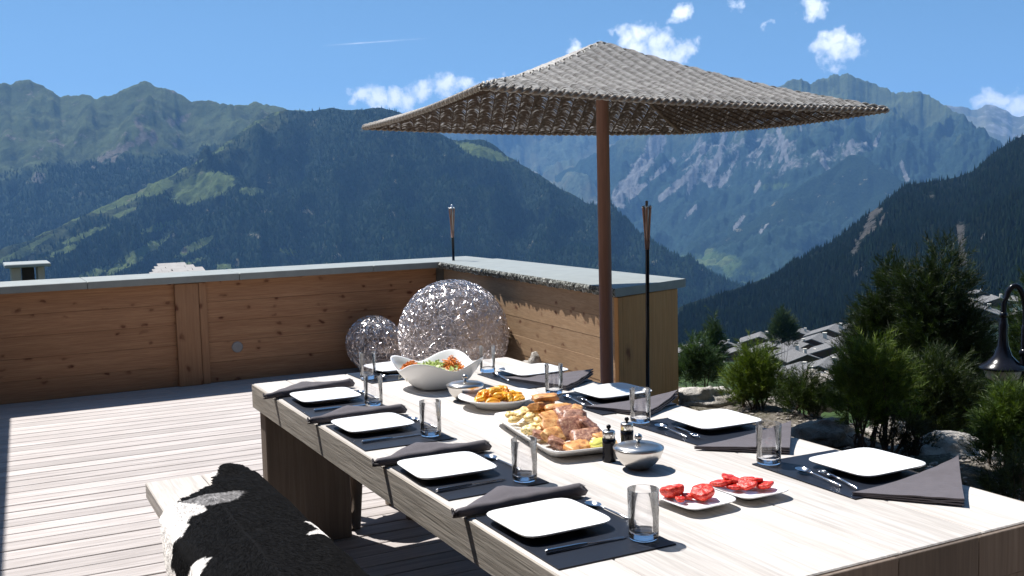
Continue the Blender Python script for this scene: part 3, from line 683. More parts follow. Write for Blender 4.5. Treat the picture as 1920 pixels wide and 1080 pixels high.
def napkin_fold(A, B_, C_, seed, lift):
    A, B_, C_ = Vector(A), Vector(B_), Vector(C_); mb = MB(); K = 18; lay = 3
    for L_ in range(lay):
        ids = {}; o = len(mb.v); sh = Vector((noise.noise(Vector((seed, L_, 0))) * .01, noise.noise(Vector((seed, L_, 5))) * .01, 0)) * L_
        for side in (0, 1):
            for i in range(K + 1):
                for j in range(K + 1 - i):
                    u, v = i / K, j / K; p = A * (1 - u - v) + B_ * u + C_ * v + sh
                    z = TZ + .0045 + L_ * (.0035 + .004 * (u + v)) + lift * (v ** 2.2) * (.75 + .12 * L_) + .0035 * noise.noise(Vector((p.x * 22, p.y * 22, seed + L_ * 3))) * (u + v)
                    ids[(side, i, j)] = len(mb.v); mb.v.append((p.x, p.y, z + (.0026 + .0018 * (u + v)) * side)); mb.c.append((.5, .5, .5))
        for i in range(K):
            for j in range(K - i):
                for side in (0, 1):
                    t = [ids[(side, i, j)], ids[(side, i + 1, j)], ids[(side, i, j + 1)]]; mb.f.append(tuple(t if side else t[::-1])); mb.m.append(0)
                    if j < K - i - 1: t = [ids[(side, i + 1, j)], ids[(side, i + 1, j + 1)], ids[(side, i, j + 1)]]; mb.f.append(tuple(t if side else t[::-1])); mb.m.append(0)
        for q in range(K):
            for (a, b2) in (((q, 0), (q + 1, 0)), ((0, q + 1), (0, q)), ((K - q - 1, q + 1), (K - q, q))):
                mb.f.append((ids[(0,) + a], ids[(0,) + b2], ids[(1,) + b2], ids[(1,) + a])); mb.m.append(0)
    return recentre(mb.build('napkin', M_napkin, smooth=False), (A.x, A.y, TZ))
for i, a in enumerate([((2.088, 2.055, 0), (2.262, 1.835, 0), (2.475, 2.03, 0)), ((2.045, 2.70, 0), (2.262, 2.492, 0), (2.44, 2.68, 0)), ((2.09, 3.45, 0), (2.20, 3.19, 0), (2.445, 3.33, 0)), ((2.11, 4.22, 0), (2.22, 3.82, 0), (2.45, 3.97, 0))]):
    tag(napkin_fold(*a, seed=i * 7 + 2, lift=[.045, .03, .035, .03][i]), 'grey linen napkin folded in a triangle by the right plate %s' % ['nearest the camera', 'second from camera', 'third from camera', 'farthest away'][i], 'napkin', 'grey napkins')

# salad bowl
def bl(t, s_): return .044 * (abs(math.sin(2 * t)) ** 1.6) * max(0, (s_ - .45) / .55) ** 1.6
bprof = [(0, .004), (.46, .004), (.48, 0), (.53, 0), (.57, .008), (.72, .028), (.85, .052), (.95, .074), (1.0, .086), (1.0, .090), (.975, .0885), (.91, .071), (.80, .050), (.66, .030), (.5, .014), (0, .010)]
bowl = dish('salad_bowl', .186, .180, bprof, 3.4, M_white, bl, 96); bowl.location = (1.80, 4.235, TZ + .0015); bowl.rotation_euler = (0, 0, .04)
tag(bowl, 'large white square bowl with raised corners holding the salad', 'bowl')
m_car = simple('shredded_carrot', (.75, .22, .02), .45, 0, .3, 60, .1); m_let = simple('lettuce', (.42, .52, .16), .5, 0, .5, 50, .1); m_cab = simple('white_cabbage', (.80, .78, .60), .5, 0, .15, 50, .1)
sal = thing('salad', 'mixed salad of shredded carrot, lettuce and white cabbage filling the white bowl', 'salad', (1.80, 4.235, TZ + .012))
r2 = random.Random(21)
def strips(heaps, name, mat, cnt, ln, rad):
    mb = MB()
    for k in range(cnt):
        hx, hy, hz, sx, sy, sz = heaps[k % len(heaps)]; t = r2.uniform(0, 2 * PI); r_ = r2.random() ** .6
        p = Vector((1.80 + hx + sx * r_ * math.cos(t), 4.235 + hy + sy * r_ * math.sin(t), TZ + hz - .012 + sz * (1 - r_ * r_) * r2.uniform(.3, 1))); d = Vector((r2.gauss(0, 1), r2.gauss(0, 1), r2.gauss(0, .5))).normalized() * ln * r2.uniform(.5, 1)
        q = Vector((r2.gauss(0, 1), r2.gauss(0, 1), r2.gauss(0, 1))) * ln * .2; mb.tube([p - d * .5, p + q, p + d * .5], [rad * .6, rad, rad * .5], 4)
    return mb.build(name, mat, sal, smooth=True)
mb = MB(); mb.blob((1.80, 4.235, TZ + .044), (.115, .115, .045), 2, .15, 3, 12); mb.build('cabbage', m_cab, sal, smooth=True)
strips([(0, 0, .08, .12, .12, .02), (-.04, .02, .075, .12, .1, .03)], 'cabbage_strip', m_cab, 260, .04, .0018)['kind'] = 'stuff'
strips([(-.115, .03, .10, .035, .035, .035), (.06, -.02, .09, .05, .05, .055)], 'carrot', m_car, 330, .035, .0024)['kind'] = 'stuff'
mb = MB()
for k in range(90):
    t = r2.uniform(0, 2 * PI); r_ = .11 * math.sqrt(r2.random()); p = (1.79 + r_ * math.cos(t), 4.235 + r_ * math.sin(t), TZ + .082 + .02 * (1 - r_ / .11) + r2.uniform(0, .012)); a = r2.uniform(.008, .018)
    mb.blob(p, (a, a * r2.uniform(.4, 1), a * .25), k, .5, 2, 5, M=Matrix.Rotation(r2.uniform(0, 3), 3, Vector((r2.random(), r2.random(), r2.random())).normalized()))
mb.build('lettuce', m_let, sal)['kind'] = 'stuff'

# round dish of fried orange fruit
rprof = [(0, .006), (.5, .006), (.52, 0), (.57, 0), (.6, .01), (.8, .030), (1, .042), (1.0, .045), (.97, .0445), (.8, .036), (.62, .022), (0, .019)]
rd = dish('round_dish', .162, .162, rprof, 2, M_white); rd.location = (1.835, 3.70, TZ + .001); tag(rd, 'round white dish on low foot in the middle of the table, holding roasted orange fruit', 'dish')
m_or, n, b, o = newmat('roasted_orange_fruit'); P = n.obj(); c = n.ramp(n.noise(P, 38, 5, .6), [(.32, (.50, .10, .01)), (.48, (.80, .33, .02)), (.68, (.88, .52, .05))])
setb(n, b, col=c, rough=.3); bump(n, b, n.noise(P, 160, 5), .5, .003)
fr_ = thing('roasted_fruit', 'heap of glossy orange roasted fruit slices on the round white dish', 'food', (1.835, 3.70, TZ + .022))
cnt = 0
for k in range(46):
    lvl = 0 if k < 24 else (1 if k < 38 else 2); R_ = [.085, .06, .03][lvl]; t = r2.uniform(0, 2 * PI); r_ = R_ * math.sqrt(r2.random())
    c0 = Vector((1.835 + r_ * math.cos(t) * 1.15, 3.70 + r_ * math.sin(t), TZ + .032 + .016 * lvl)); Mr = Matrix.Rotation(r2.uniform(0, PI), 3, 'Z') @ Matrix.Rotation(r2.gauss(0, .5), 3, 'X')
    mb = MB(); L_ = r2.uniform(.022, .038); pts = [Mr @ Vector((L_ * math.sin(a), L_ * .45 * (1 - math.cos(a)), .006 * math.cos(a * 1.6))) + c0 for a in [-1.2 + .3 * q for q in range(9)]]
    mb.tube(pts, [.003, .007, .0095, .011, .0115, .011, .0095, .007, .003], 8); mb.build('fruit_slice', m_or, fr_, smooth=True)

# meat platter
R8 = Matrix.Rotation(-.15, 3, 'Z')
pprof = [(0, .005), (.72, .005), (.74, 0), (.79, 0), (.81, .006), (.93, .024), (1.0, .034), (1.0, .038), (.975, .037), (.9, .022), (.82, .012), (0, .010)]
pl = dish('platter', .138, .325, pprof, 9, M_white); pl.location = (1.752, 3.092, TZ + .001); pl.rotation_euler = (0, 0, -.15); tag(pl, 'long rectangular white platter piled with sliced meat and golden potatoes', 'platter')
PC = Vector((1.752, 3.092, TZ + .012))
def lp(x, y, z): return PC + R8 @ Vector((x, y, z))
m_meat, n, b, o = newmat('roast_meat_slice'); P = n.obj(); f = n.noise(P, 85, 7, .72); c = n.ramp(f, [(.32, (.07, .022, .012)), (.48, (.30, .13, .08)), (.6, (.48, .26, .16)), (.72, (.62, .42, .28))]); setb(n, b, col=c, rough=.4); bump(n, b, f, .6, .003)
m_crust, n, b, o = newmat('golden_crust'); P = n.obj(); f = n.noise(P, 45, 6, .65); c = n.ramp(f, [(.3, (.24, .085, .03)), (.48, (.58, .26, .08)), (.7, (.80, .50, .20))]); setb(n, b, col=c, rough=.45); bump(n, b, f, .8, .005)
m_pot, n, b, o = newmat('herbed_potato'); P = n.obj(); f = n.noise(P, 40, 6, .65); c = n.ramp(f, [(.3, (.52, .28, .07)), (.48, (.82, .60, .25)), (.7, (.88, .76, .45))]); vo = n.new('ShaderNodeTexNoise', inp={'Vector': P, 'Scale': 130.0, 'Detail': 2.0}).outputs[0]; c = n.mix(n.ramp(vo, [(.60, 0), (.66, .85)]), c, (.12, .17, .03)); setb(n, b, col=c, rough=.4); bump(n, b, f, .6, .004)
meal = thing('sliced_roast', 'browned roast meat slices stacked on the near half of the white platter', 'food', tuple(lp(0, -.1, 0)), None)
pots = thing('herbed_potatoes', 'golden herbed potatoes heaped on the far end of the white platter', 'food', tuple(lp(0, .2, 0)), None)
def slab(parent, name, mat, c0, hx, hy, hz, rot, seed):
    mb = MB(); n_ = 9; m2 = 22; Mr = rot; vs = []; fs = []
    for i in range(n_ + 1):
        th = PI * i / n_
        for k in range(m2):
            ph = 2 * PI * k / m2; d = Vector((math.sin(th) * math.cos(ph), math.sin(th) * math.sin(ph), math.cos(th)))
            q = Vector([math.copysign(abs(v) ** .42, v) for v in d]) * (1 + .22 * noise.fractal(d * 1.7 + Vector((seed * 2.3, seed, 0)), 1, 2, 4))
            vs.append(Mr @ Vector((q.x * hx, q.y * hy, q.z * hz)) + c0)
    for i in range(n_):
        for k in range(m2): fs.append((i * m2 + k, i * m2 + m2 + k, i * m2 + m2 + (k + 1) % m2, i * m2 + (k + 1) % m2))
    mb.add(vs, fs); return mb.build(name, mat, parent, smooth=True)
def RR(rz, rx, ry=0): return R8 @ Matrix.Rotation(rz, 3, 'Z') @ Matrix.Rotation(rx, 3, 'X') @ Matrix.Rotation(ry, 3, 'Y')
sl_ = [(-.02, -.25, .018, .045, .030, .011, .3, .25), (-.07, -.20, .022, .035, .035, .012, 1.2, .5), (.03, -.20, .03, .05, .04, .010, -.2, .55), (-.055, -.13, .032, .045, .03, .014, .5, .6), (.02, -.11, .045, .05, .045, .011, .1, .75),
       (.08, -.13, .04, .03, .05, .012, .8, .7), (-.03, -.05, .04, .04, .035, .013, .2, .6), (.05, -.04, .055, .045, .045, .012, -.3, .65), (.095, -.03, .04, .03, .05, .012, 1.0, .5), (0, .03, .045, .045, .04, .012, .3, .5), (.07, .05, .06, .05, .035, .014, 0, .45), (-.07, -.07, .02, .03, .04, .012, 1.5, .3), (.09, -.22, .02, .03, .04, .012, .7, .4)]
for k, (x, y, z, hx, hy, hz, rz, rx) in enumerate(sl_): slab(meal, 'meat_slice', m_meat if k % 3 else m_crust, lp(x, y, z), hx, hy, hz, RR(rz, rx), k)
cr_ = [(.02, .16, .10, .045, .028, .012, .1, .1), (.0, .15, .075, .04, .035, .014, .4, -.3), (.05, .10, .07, .05, .02, .012, -.2, .3), (.09, .03, .075, .045, .02, .012, 1.1, .4), (.04, .155, .05, .05, .04, .02, 0, 0), (.03, .17, .085, .03, .03, .012, 1, .2)]
for k, (x, y, z, hx, hy, hz, rz, rx) in enumerate(cr_): slab(meal, 'crusted_piece', m_crust, lp(x, y, z), hx, hy, hz, RR(rz, rx), k + 40)
for k in range(52):
    y = r2.uniform(-.04, .27); x = r2.uniform(-.105, .10 if y > .1 else .0); 
    if k > 44: y = r2.uniform(-.27, -.2); x = r2.uniform(.02, .11)
    h = .018 + .035 * max(0, 1 - ((x + .02) / .11) ** 2) * max(0, 1 - ((y - .14) / .2) ** 2) * r2.uniform(.5, 1.1); a = r2.uniform(.016, .027)
    mb = MB(); mb.blob(lp(x, y, h), (a, a * r2.uniform(.7, 1.1), a * .6), k + 100, .35, 1.8, 7, M=RR(r2.uniform(0, 3), r2.gauss(0, .4))); mb.build('potato', m_pot, pots, smooth=True)
mb = MB(); mb.blob(lp(.045, -.275, .03), (.040, .022, .014), 9, .12, 2, 12, M=RR(.3, .2)); ob = tag(mb.build('lemon', simple('lemon_flesh', (.80, .74, .16), .35, 0, .15, 80, .4), smooth=True), 'pale yellow lemon wedge at the near corner of the meat platter', 'lemon'); recentre(ob, lp(.045, -.275, 0))

# small square dishes with tomatoes
dprof = [(0, .004), (.4, .004), (.42, 0), (.48, 0), (.52, .006), (.8, .014), (1.0, .022), (.995, .025), (.96, .0235), (.8, .017), (.55, .0115), (0, .0105)]
m_tom, n, b, o = newmat('tomato_flesh'); P = n.obj(); f = n.noise(P, 90, 4, .6); c = n.ramp(f, [(.36, (.42, .008, .006)), (.55, (.70, .03, .015)), (.72, (.80, .18, .10))]); vo = n.new('ShaderNodeTexVoronoi', inp={'Vector': P, 'Scale': 210.0}).outputs[0]; c = n.mix(n.ramp(vo, [(.14, .5), (.26, 0)]), c, (.85, .42, .28)); setb(n, b, col=c, rough=.38); bump(n, b, f, .9, .004)
d0 = None
for i, (x, y, rz, lab) in enumerate([(1.680, 2.226, .06, 'small square white dish with two red tomato halves, the one nearer the left side'), (1.862, 2.226, .02, 'small square white dish heaped with sliced red tomato, the one nearer the right side')]):
    if d0 is None: d0 = ob = dish('side_dish', .086, .100, dprof, 5, M_white)
    else: ob = d0.copy(); COL.objects.link(ob)
    ob.location = (x, y, TZ + .001); ob.rotation_euler = (0, 0, rz); tag(ob, lab, 'dish', 'small dishes of tomato')
def tomatoes(cx, cy, lst, lab, sd_):
    t = thing('sliced_tomato', lab, 'food', (cx, cy, TZ + .013))
    for k, (x, y, z, r_, hz, rz, rx) in enumerate(lst):
        r_ *= .98; hz *= .85; z *= .75; x *= .9; y *= .9
        mb = MB(); vs = []; fs = []; m2 = 26; prof = [(0, 1), (.5, .97), (.85, .93), (.97, .8), (1, .5), (.93, 0), (.7, -.45), (.4, -.7), (0, -.8)]; Mr = Matrix.Rotation(rz, 3, 'Z') @ Matrix.Rotation(rx, 3, 'X')
        for (s_, z_) in prof:
            for q in range(m2):
                a = 2 * PI * q / m2; w_ = 1 + .07 * math.cos(5 * a + k) * s_; vs.append(Mr @ Vector((r_ * s_ * w_ * math.cos(a), r_ * s_ * w_ * math.sin(a), hz * z_ * (1 + .06 * math.cos(6 * a)))) + Vector((cx + x, cy + y, TZ + .014 + z)))
        for i_ in range(len(prof) - 1):
            for q in range(m2): fs.append((i_ * m2 + q, i_ * m2 + m2 + q, i_ * m2 + m2 + (q + 1) % m2, i_ * m2 + (q + 1) % m2))
        mb.add(vs, fs); mb.build('tomato_slice', m_tom, t, smooth=True)
tomatoes(1.680, 2.226, [(-.04, .045, .022, .034, .022, .2, -.25), (-.012, .01, .010, .018, .010, 1, .1), (.028, -.012, .020, .033, .021, 2, -.3), (-.05, -.005, .012, .014, .009, .4, .1)], 'two halved red tomatoes on the small dish nearer the left side', 1)
tomatoes(1.862, 2.226, [(-.055, .05, .018, .032, .012, .2, -.2), (-.02, .045, .026, .030, .013, 1, .3), (.005, .03, .018, .028, .012, .4, -.3), (.0, -.005, .022, .030, .012, 2, -.35), (.03, .0, .026, .026, .012, 2.5, .2), (.045, -.035, .016, .026, .011, .6, -.2), (-.03, .015, .012, .026, .010, 1.6, 0), (.05, -.012, .014, .02, .01, 0, 0)], 'row of overlapping red tomato slices on the small dish nearer the right side', 2)

# steel sugar bowls with lids
def sbowl(x, y, lab):
    t = thing('steel_bowl', lab, 'bowl', (x, y, TZ + .001), 'lidded steel bowls')
    mb = MB(); mb.lathe([(0, 0), (.030, 0), (.034, .002), (.052, .016), (.068, .036), (.0765, .058), (.078, .066), (.0765, .0665), (.0755, .062)], (x, y, TZ + .0012), 56); mb.build('body', M_steel, t, smooth=True)
    mb = MB(); mb.lathe([(.0755, .063), (.0762, .067), (.060, .0735), (.035, .078), (.010, .080), (0, .0803)], (x, y, TZ + .0012), 56); mb.lathe([(0, .079), (.006, .079), (.005, .085), (.010, .089), (.0125, .096), (.0105, .103), (.005, .107), (0, .108)], (x, y, TZ + .0012), 24); mb.build('lid', M_steel, t, smooth=True)
sbowl(1.770, 2.615, 'round brushed steel bowl with knobbed lid in front of the meat platter')
sbowl(1.775, 3.885, 'round brushed steel bowl with knobbed lid between salad bowl and round fruit dish')
def mill(x, y, lab):
    t = thing('pepper_mill', lab, 'mill', (x, y, TZ + .001), 'salt and pepper mills')
    mb = MB(); mb.lathe([(0, 0), (.021, 0), (.022, .003), (.0205, .03), (.021, .058), (.0215, .072), (0, .072)], (x, y, TZ + .0012), 28); mb.build('body', M_black, t, smooth=True)
    mb = MB(); mb.lathe([(0, .0725), (.0205, .0725), (.0205, .094), (.018, .0975), (.006, .099), (0, .099)], (x, y, TZ + .0012), 28); mb.build('cap', M_steel, t, smooth=True)
    mb = MB(); mb.lathe([(0, .099), (.004, .099), (.004, .103), (.0075, .107), (.0075, .112), (.004, .116), (0, .117)], (x, y, TZ + .0012), 16); mb.build('knob', M_black, t, smooth=True)
mill(1.740, 2.735, 'black mill with steel cap left of the other, behind the near steel bowl')
mill(1.848, 2.795, 'black mill with steel cap right of the other, behind the near steel bowl')

# ================================================================ LANDSCAPE
def proj(p):
    v = cam_inv @ Vector(p); return (960 + FPX * v.x / -v.z, 540 - FPX * v.y / -v.z) if v.z < 0 else (-999, -999)
cam_inv = mw.inverted()
def smooth(a, b, x): t = max(0, min(1, (x - a) / (b - a))); return t * t * (3 - 2 * t)
def np_mesh(name, V, F, C=None, mat=None, smooth_=True):
    me = bpy.data.meshes.new(name); V = np.asarray(V, dtype=np.float32); F = np.asarray(F, dtype=np.int32); k = F.shape[1]
    me.vertices.add(len(V)); me.vertices.foreach_set('co', V.ravel()); me.loops.add(F.size); me.loops.foreach_set('vertex_index', F.ravel())
    me.polygons.add(len(F)); me.polygons.foreach_set('loop_start', (np.arange(len(F)) * k).astype(np.int32))
    me.update(calc_edges=True)
    if C is not None:
        ca = me.color_attributes.new('Col', 'FLOAT_COLOR', 'POINT'); c4 = np.ones((len(V), 4), dtype=np.float32); c4[:, :3] = np.asarray(C); ca.data.foreach_set('color', c4.ravel())
    if mat: me.materials.append(mat)
    me.polygons.foreach_set('use_smooth', np.full(len(F), bool(smooth_)))
    ob = bpy.data.objects.new(name, me); COL.objects.link(ob); ORI[ob.name] = Vector((0, 0, 0)); return ob
def near_h(x, y):
    r = math.hypot(x, y); az_ = math.degrees(math.atan2(x, y)); e_ = 9.0 - max(-1, min(14, az_ - 37)) * .15; rr = [0, e_ - .3, e_ + .6, e_ + 2, 14, 24, 60, 120, 250, 500, 1000, 2000, 4000, 7000, 16000]; zz = [-.04, -.04, -.45, -1.5, -3.0, -5.0, -11.5, -21, -41, -78, -150, -280, -480, -520, -560]
    for i in range(len(rr) - 1):
        if r < rr[i + 1]: t = (r - rr[i]) / (rr[i + 1] - rr[i]); z = zz[i] + (zz[i + 1] - zz[i]) * t; break
    else: z = zz[-1]
    k = min(1, r / 60)
    z += noise.fractal(Vector((x * .55, y * .55, 0)), 1, 2, 4) * .10 * smooth(4.8, 7, r) + noise.fractal(Vector((x / 70, y / 70, 4)), 1, 2, 3) * 4 * smooth(60, 250, r)
    if x < 4.75 and r < 14 and y < 10.2: z = min(z, -.42)
    if x < 4.6 and y > 9.8: z = min(z, -.9 - (y - 9.8) * .12)
    return z
# materials for terrain
def terrain_mat(name, forest, grass, rock, fs, gs, treescale, wb=2.6):
    m, n, b, o = newmat(name); P = n.pos(); a = n.new('ShaderNodeSeparateColor', inp={0: n.attr('Col').outputs['Color']})
    wob = n.math('MULTIPLY', n.math('SUBTRACT', n.noise(P, fs, 9, .7), .5), wb)
    fn = n.noise(P, treescale, 3, .7); fl = n.noise(P, fs * .35, 5)
    c = n.mix(n.ramp(fn, [(.3, 0), (.7, 1)]), [x * .35 for x in forest], [x * 1.9 for x in forest])
    c = n.mix(n.ramp(fl, [(.4, 0), (.65, .5)]), c, [forest[0] * 1.5, forest[1] * 1.45, forest[2] * 1.2])
    gmask = n.ramp(n.math('ADD', a.outputs[0], wob), [(.42, 0), (.58, 1)]); rmask = n.ramp(n.math('ADD', a.outputs[1], n.math('MULTIPLY', wob, 1.3)), [(.42, 0), (.62, 1)])
    bmask = n.ramp(n.math('ADD', a.outputs[2], n.math('MULTIPLY', wob, 1.1)), [(.3, 0), (.75, 1)])
    alp = n.mix(n.ramp(n.noise(P, fs * 1.7, 6, .6), [(.38, 0), (.62, 1)]), [x * .6 for x in gs], gs)
    c = n.mix(bmask, c, alp)
    gr = n.mix(n.ramp(n.noise(P, fs * 2.5, 5), [(.35, 0), (.65, 1)]), [x * .65 for x in grass], grass)
    c = n.mix(gmask, c, gr); rk = n.mix(n.ramp(n.noise(P, fs * 4, 6, .7), [(.35, 0), (.65, 1)]), [x * .5 for x in rock], rock)
    c = n.mix(rmask, c, rk); setb(n, b, col=c, rough=.95, spec=.05)
    bump(n, b, n.noise(P, treescale, 5, .8), 1.0, 22.0)
    return m
def interp(pts, k):
    """Catmull-Rom through the control points, k samples per span"""
    out = []; P = [pts[0]] + list(pts) + [pts[-1]]
    for i in range(1, len(P) - 2):
        for q in range(k):
            t = q / k; out.append(tuple(.5 * ((2 * P[i][j]) + (-P[i - 1][j] + P[i + 1][j]) * t + (2 * P[i - 1][j] - 5 * P[i][j] + 4 * P[i + 1][j] - P[i + 2][j]) * t * t + (-P[i - 1][j] + 3 * P[i][j] - 3 * P[i + 1][j] + P[i + 2][j]) * t ** 3) for j in range(3)))
    out.append(tuple(pts[-1])); return out
def mountain(name, ridge, ns, W, zb, nt, amp, L, mat, paint, seed, jag=6, prof=.85, back=.6, spur=.5):
    R = interp(ridge, 24); px = np.array([r[0] for r in R]); idx = np.linspace(px[0], px[-1], ns); yy = np.interp(idx, px, [r[1] for r in R]); dd = np.interp(idx, px, [r[2] for r in R])
    V = []; C = []; nb = 7
    for i in range(ns):
        P = at(idx[i], yy[i], dd[i]); d = Vector((-P.x, -P.y, 0)).normalized(); Wi = W(idx[i]) if callable(W) else W; zbi = zb(idx[i]) if callable(zb) else zb
        P.z += jag * noise.fractal(Vector((i * .09, seed, 0)), .8, 2, 5)
        for j in range(-nb, nt + 1):
            if j < 0:
                t = -j / nb; q = P - d * (Wi * back * t); z = P.z + (zbi - P.z) * t ** 1.1
                V.append((q.x, q.y, z)); C.append((0, 0, .5)); continue
            t = j / nt; q = P + d * (Wi * t); z = P.z + (zbi - P.z) * (t ** prof)
            env = smooth(0, .12, t) * (1 - .5 * t)
            Xm, Ym = P.x * .45 + q.x * .55, P.y * .45 + q.y * .55; s_ = Vector((Xm / L, Ym / L, seed)); n1 = noise.fractal(s_ * 1.0 + Vector((0, 0, t * 1.3)), .9, 2.1, 6)
            rd_ = 1 - abs(noise.noise(Vector((Xm / L * 1.8, Ym / L * 1.8, seed + 7 + t * .5)))) * 2
            n2 = noise.fractal(Vector((q.x / L * 3, q.y / L * 3, seed + 3)), .8, 2.1, 6)
            z += amp * env * (n1 * (1 - spur) + rd_ * spur * .8 - spur * .4 + n2 * .3)
            V.append((q.x, q.y, z)); C.append(paint(idx[i], t, z, V[-1]))
    m_ = nb + nt + 1; ii, jj = np.meshgrid(np.arange(ns - 1), np.arange(m_ - 1), indexing='ij'); a = (ii * m_ + jj).ravel(); F = np.stack([a, a + 1, a + m_ + 1, a + m_], 1)
    ob = np_mesh(name, V, F, C, mat); ob['kind'] = 'structure'; return ob, np.array(V).reshape(ns, m_, 3)[:, nb:], np.array(C).reshape(ns, m_, 3)[:, nb:]
def blobs(p, lst):
    """strength of the painted land patches (centre px, py, half width, half height, slope) at the spot p of the hillside"""
    x, y = proj(p); m_ = 0
    for (cx, cy, rx, ry, sl) in lst:
        dx = x - cx; dy = y - cy - dx * sl; e = 1 - (dx / rx) ** 2 - (dy / ry) ** 2
        if e > m_: m_ = e
    return min(1, m_ * 1.3)
def seg(p, lst):
    x, y = proj(p); m_ = 0
    for (x0, y0, x1, y1, w_) in lst:
        L2 = (x1 - x0) ** 2 + (y1 - y0) ** 2; t = max(0, min(1, ((x - x0) * (x1 - x0) + (y - y0) * (y1 - y0)) / L2)); d = math.hypot(x - x0 - t * (x1 - x0), y - y0 - t * (y1 - y0)); m_ = max(m_, 1 - d / w_)
    return m_
FO = (.022, .045, .021)
# farthest ridges
mat_far = terrain_mat('far_alpine_slope', (.05, .07, .05), (.12, .16, .06), (.30, .29, .27), .0016, (.14, .14, .09), .02)
mountain('mountain', [(1700, 190, 14000), (1790, 199, 14000), (1830, 203, 14000), (1860, 198, 14000), (1885, 206, 14000), (1905, 218, 14000), (1950, 214, 14000), (2100, 230, 14000)], 160, 4500, -400, 40, 300, 1800, mat_far, lambda i, t, z, p: (0, .25, .75), 31, 30)
mountain('mountain', [(640, 250, 12500), (760, 246, 12500), (840, 243, 12500), (900, 228, 12500), (1000, 205, 12500), (1120, 190, 12500), (1250, 205, 12500), (1420, 230, 12500), (1500, 260, 12500)], 300, 5000, -450, 60, 900, 1600, mat_far, lambda i, t, z, p: (0, .18, .45), 12, 30, spur=.7)
# right rocky mountain
mat_c = terrain_mat('rocky_mountain_slope', (.018, .036, .028), (.09, .14, .05), (.235, .235, .235), .006, (.10, .125, .06), .03, 1.7)
scars = [(1238, 262, 1160, 375, 24), (1300, 320, 1240, 372, 14), (1262, 300, 1180, 372, 8), (1320, 270, 1290, 360, 7), (1360, 250, 1330, 345, 9), (1385, 290, 1350, 350, 6), (1460, 245, 1475, 300, 8), (1475, 265, 1462, 305, 7), (1500, 225, 1502, 245, 3), (1540, 300, 1555, 320, 8), (1590, 275, 1600, 262, 8),
         (1450, 398, 1425, 435, 6), (1395, 405, 1375, 430, 5), (1690, 305, 1700, 335, 8), (1425, 345, 1415, 360, 6), (1640, 270, 1650, 250, 6), (1305, 385, 1285, 408, 5)]
def paint_c(i, t, z, p):
    f_ = blobs(p, [(1330, 300, 90, 75, 0), (1450, 290, 90, 60, .1), (1570, 285, 90, 30, -.1)]) * .46
    low = blobs(p, [(1350, 492, 85, 30, .12), (1300, 480, 40, 14, 0), (1400, 520, 70, 34, .1), (1450, 350, 60, 12, -.1)])
    return (low * .55, max(f_, seg(p, scars) * 1.2), .85 * smooth(150, 620, z + 160 * noise.noise(Vector((p[0] / 500, p[1] / 500, 0)))))
mtC = mountain('mountain', [(1040, 330, 9500), (1120, 285, 9200), (1200, 250, 9000), (1260, 225, 9000), (1340, 195, 8800), (1420, 175, 8600), (1462, 160, 8600), (1495, 149, 8600), (1520, 155, 8600), (1545, 145, 8600), (1572, 139, 8600), (1600, 144, 8500), (1640, 158, 8500), (1680, 172, 8300), (1712, 171, 8200), (1740, 180, 8200), (1775, 198, 8000), (1810, 222, 7800), (1850, 250, 7500), (1900, 285, 7200), (2050, 380, 6800)],
               520, 3600, -560, 190, 520, 900, mat_c, paint_c, 4, 34, prof=.72, spur=.5)
# dark wooded spur in front of it
mat_b = terrain_mat('wooded_mountain_slope', (.015, .030, .018), (.155, .205, .075), (.26, .23, .15), .014, (.085, .105, .045), .07)
mountain('mountain', [(1180, 560, 6100), (1300, 480, 6100), (1400, 420, 6200), (1480, 360, 6300), (1550, 318, 6400), (1608, 292, 6500), (1660, 318, 6400), (1720, 360, 6300), (1800, 420, 6200), (1950, 500, 6100)], 200, 900, -560, 60, 160, 500, mat_b, lambda i, t, z, p: (blobs(p, [(1350, 492, 85, 30, .12), (1400, 520, 70, 34, .1)]) * .9, 0, 0), 17, 18)
# left high ridge
sc_l = [(255, 225, 270, 255, 10), (270, 255, 190, 300, 12), (230, 280, 210, 300, 8), (325, 230, 355, 218, 6), (290, 245, 285, 270, 9)]
def paint_a(i, t, z, p): return (0, seg(p, sc_l) * .75 + .12, smooth(60, 330, z + 120 * noise.noise(Vector((p[0] / 400, p[1] / 400, 0)))) * .95)
mat_a = terrain_mat('alpine_ridge_slope', (.018, .034, .022), (.12, .15, .06), (.20, .18, .15), .008, (.105, .135, .06), .05)
mtA = mountain('mountain', [(-260, 190, 6600), (-120, 172, 6500), (-40, 165, 6400), (0, 157, 6300), (22, 154, 6300), (45, 150, 6300), (72, 158, 6300), (100, 172, 6200), (128, 182, 6200), (155, 178, 6100), (185, 183, 6000), (215, 175, 6000), (245, 162, 6000), (275, 154, 6000), (305, 164, 5900), (340, 178, 5900), (365, 191, 5800), (395, 188, 5800), (430, 197, 5700), (470, 194, 5700), (500, 196, 5600), (540, 204, 5500), (640, 225, 5300), (760, 260, 5200)],
               420, 2500, -420, 130, 230, 800, mat_a, paint_a, 8, 16, spur=.5)
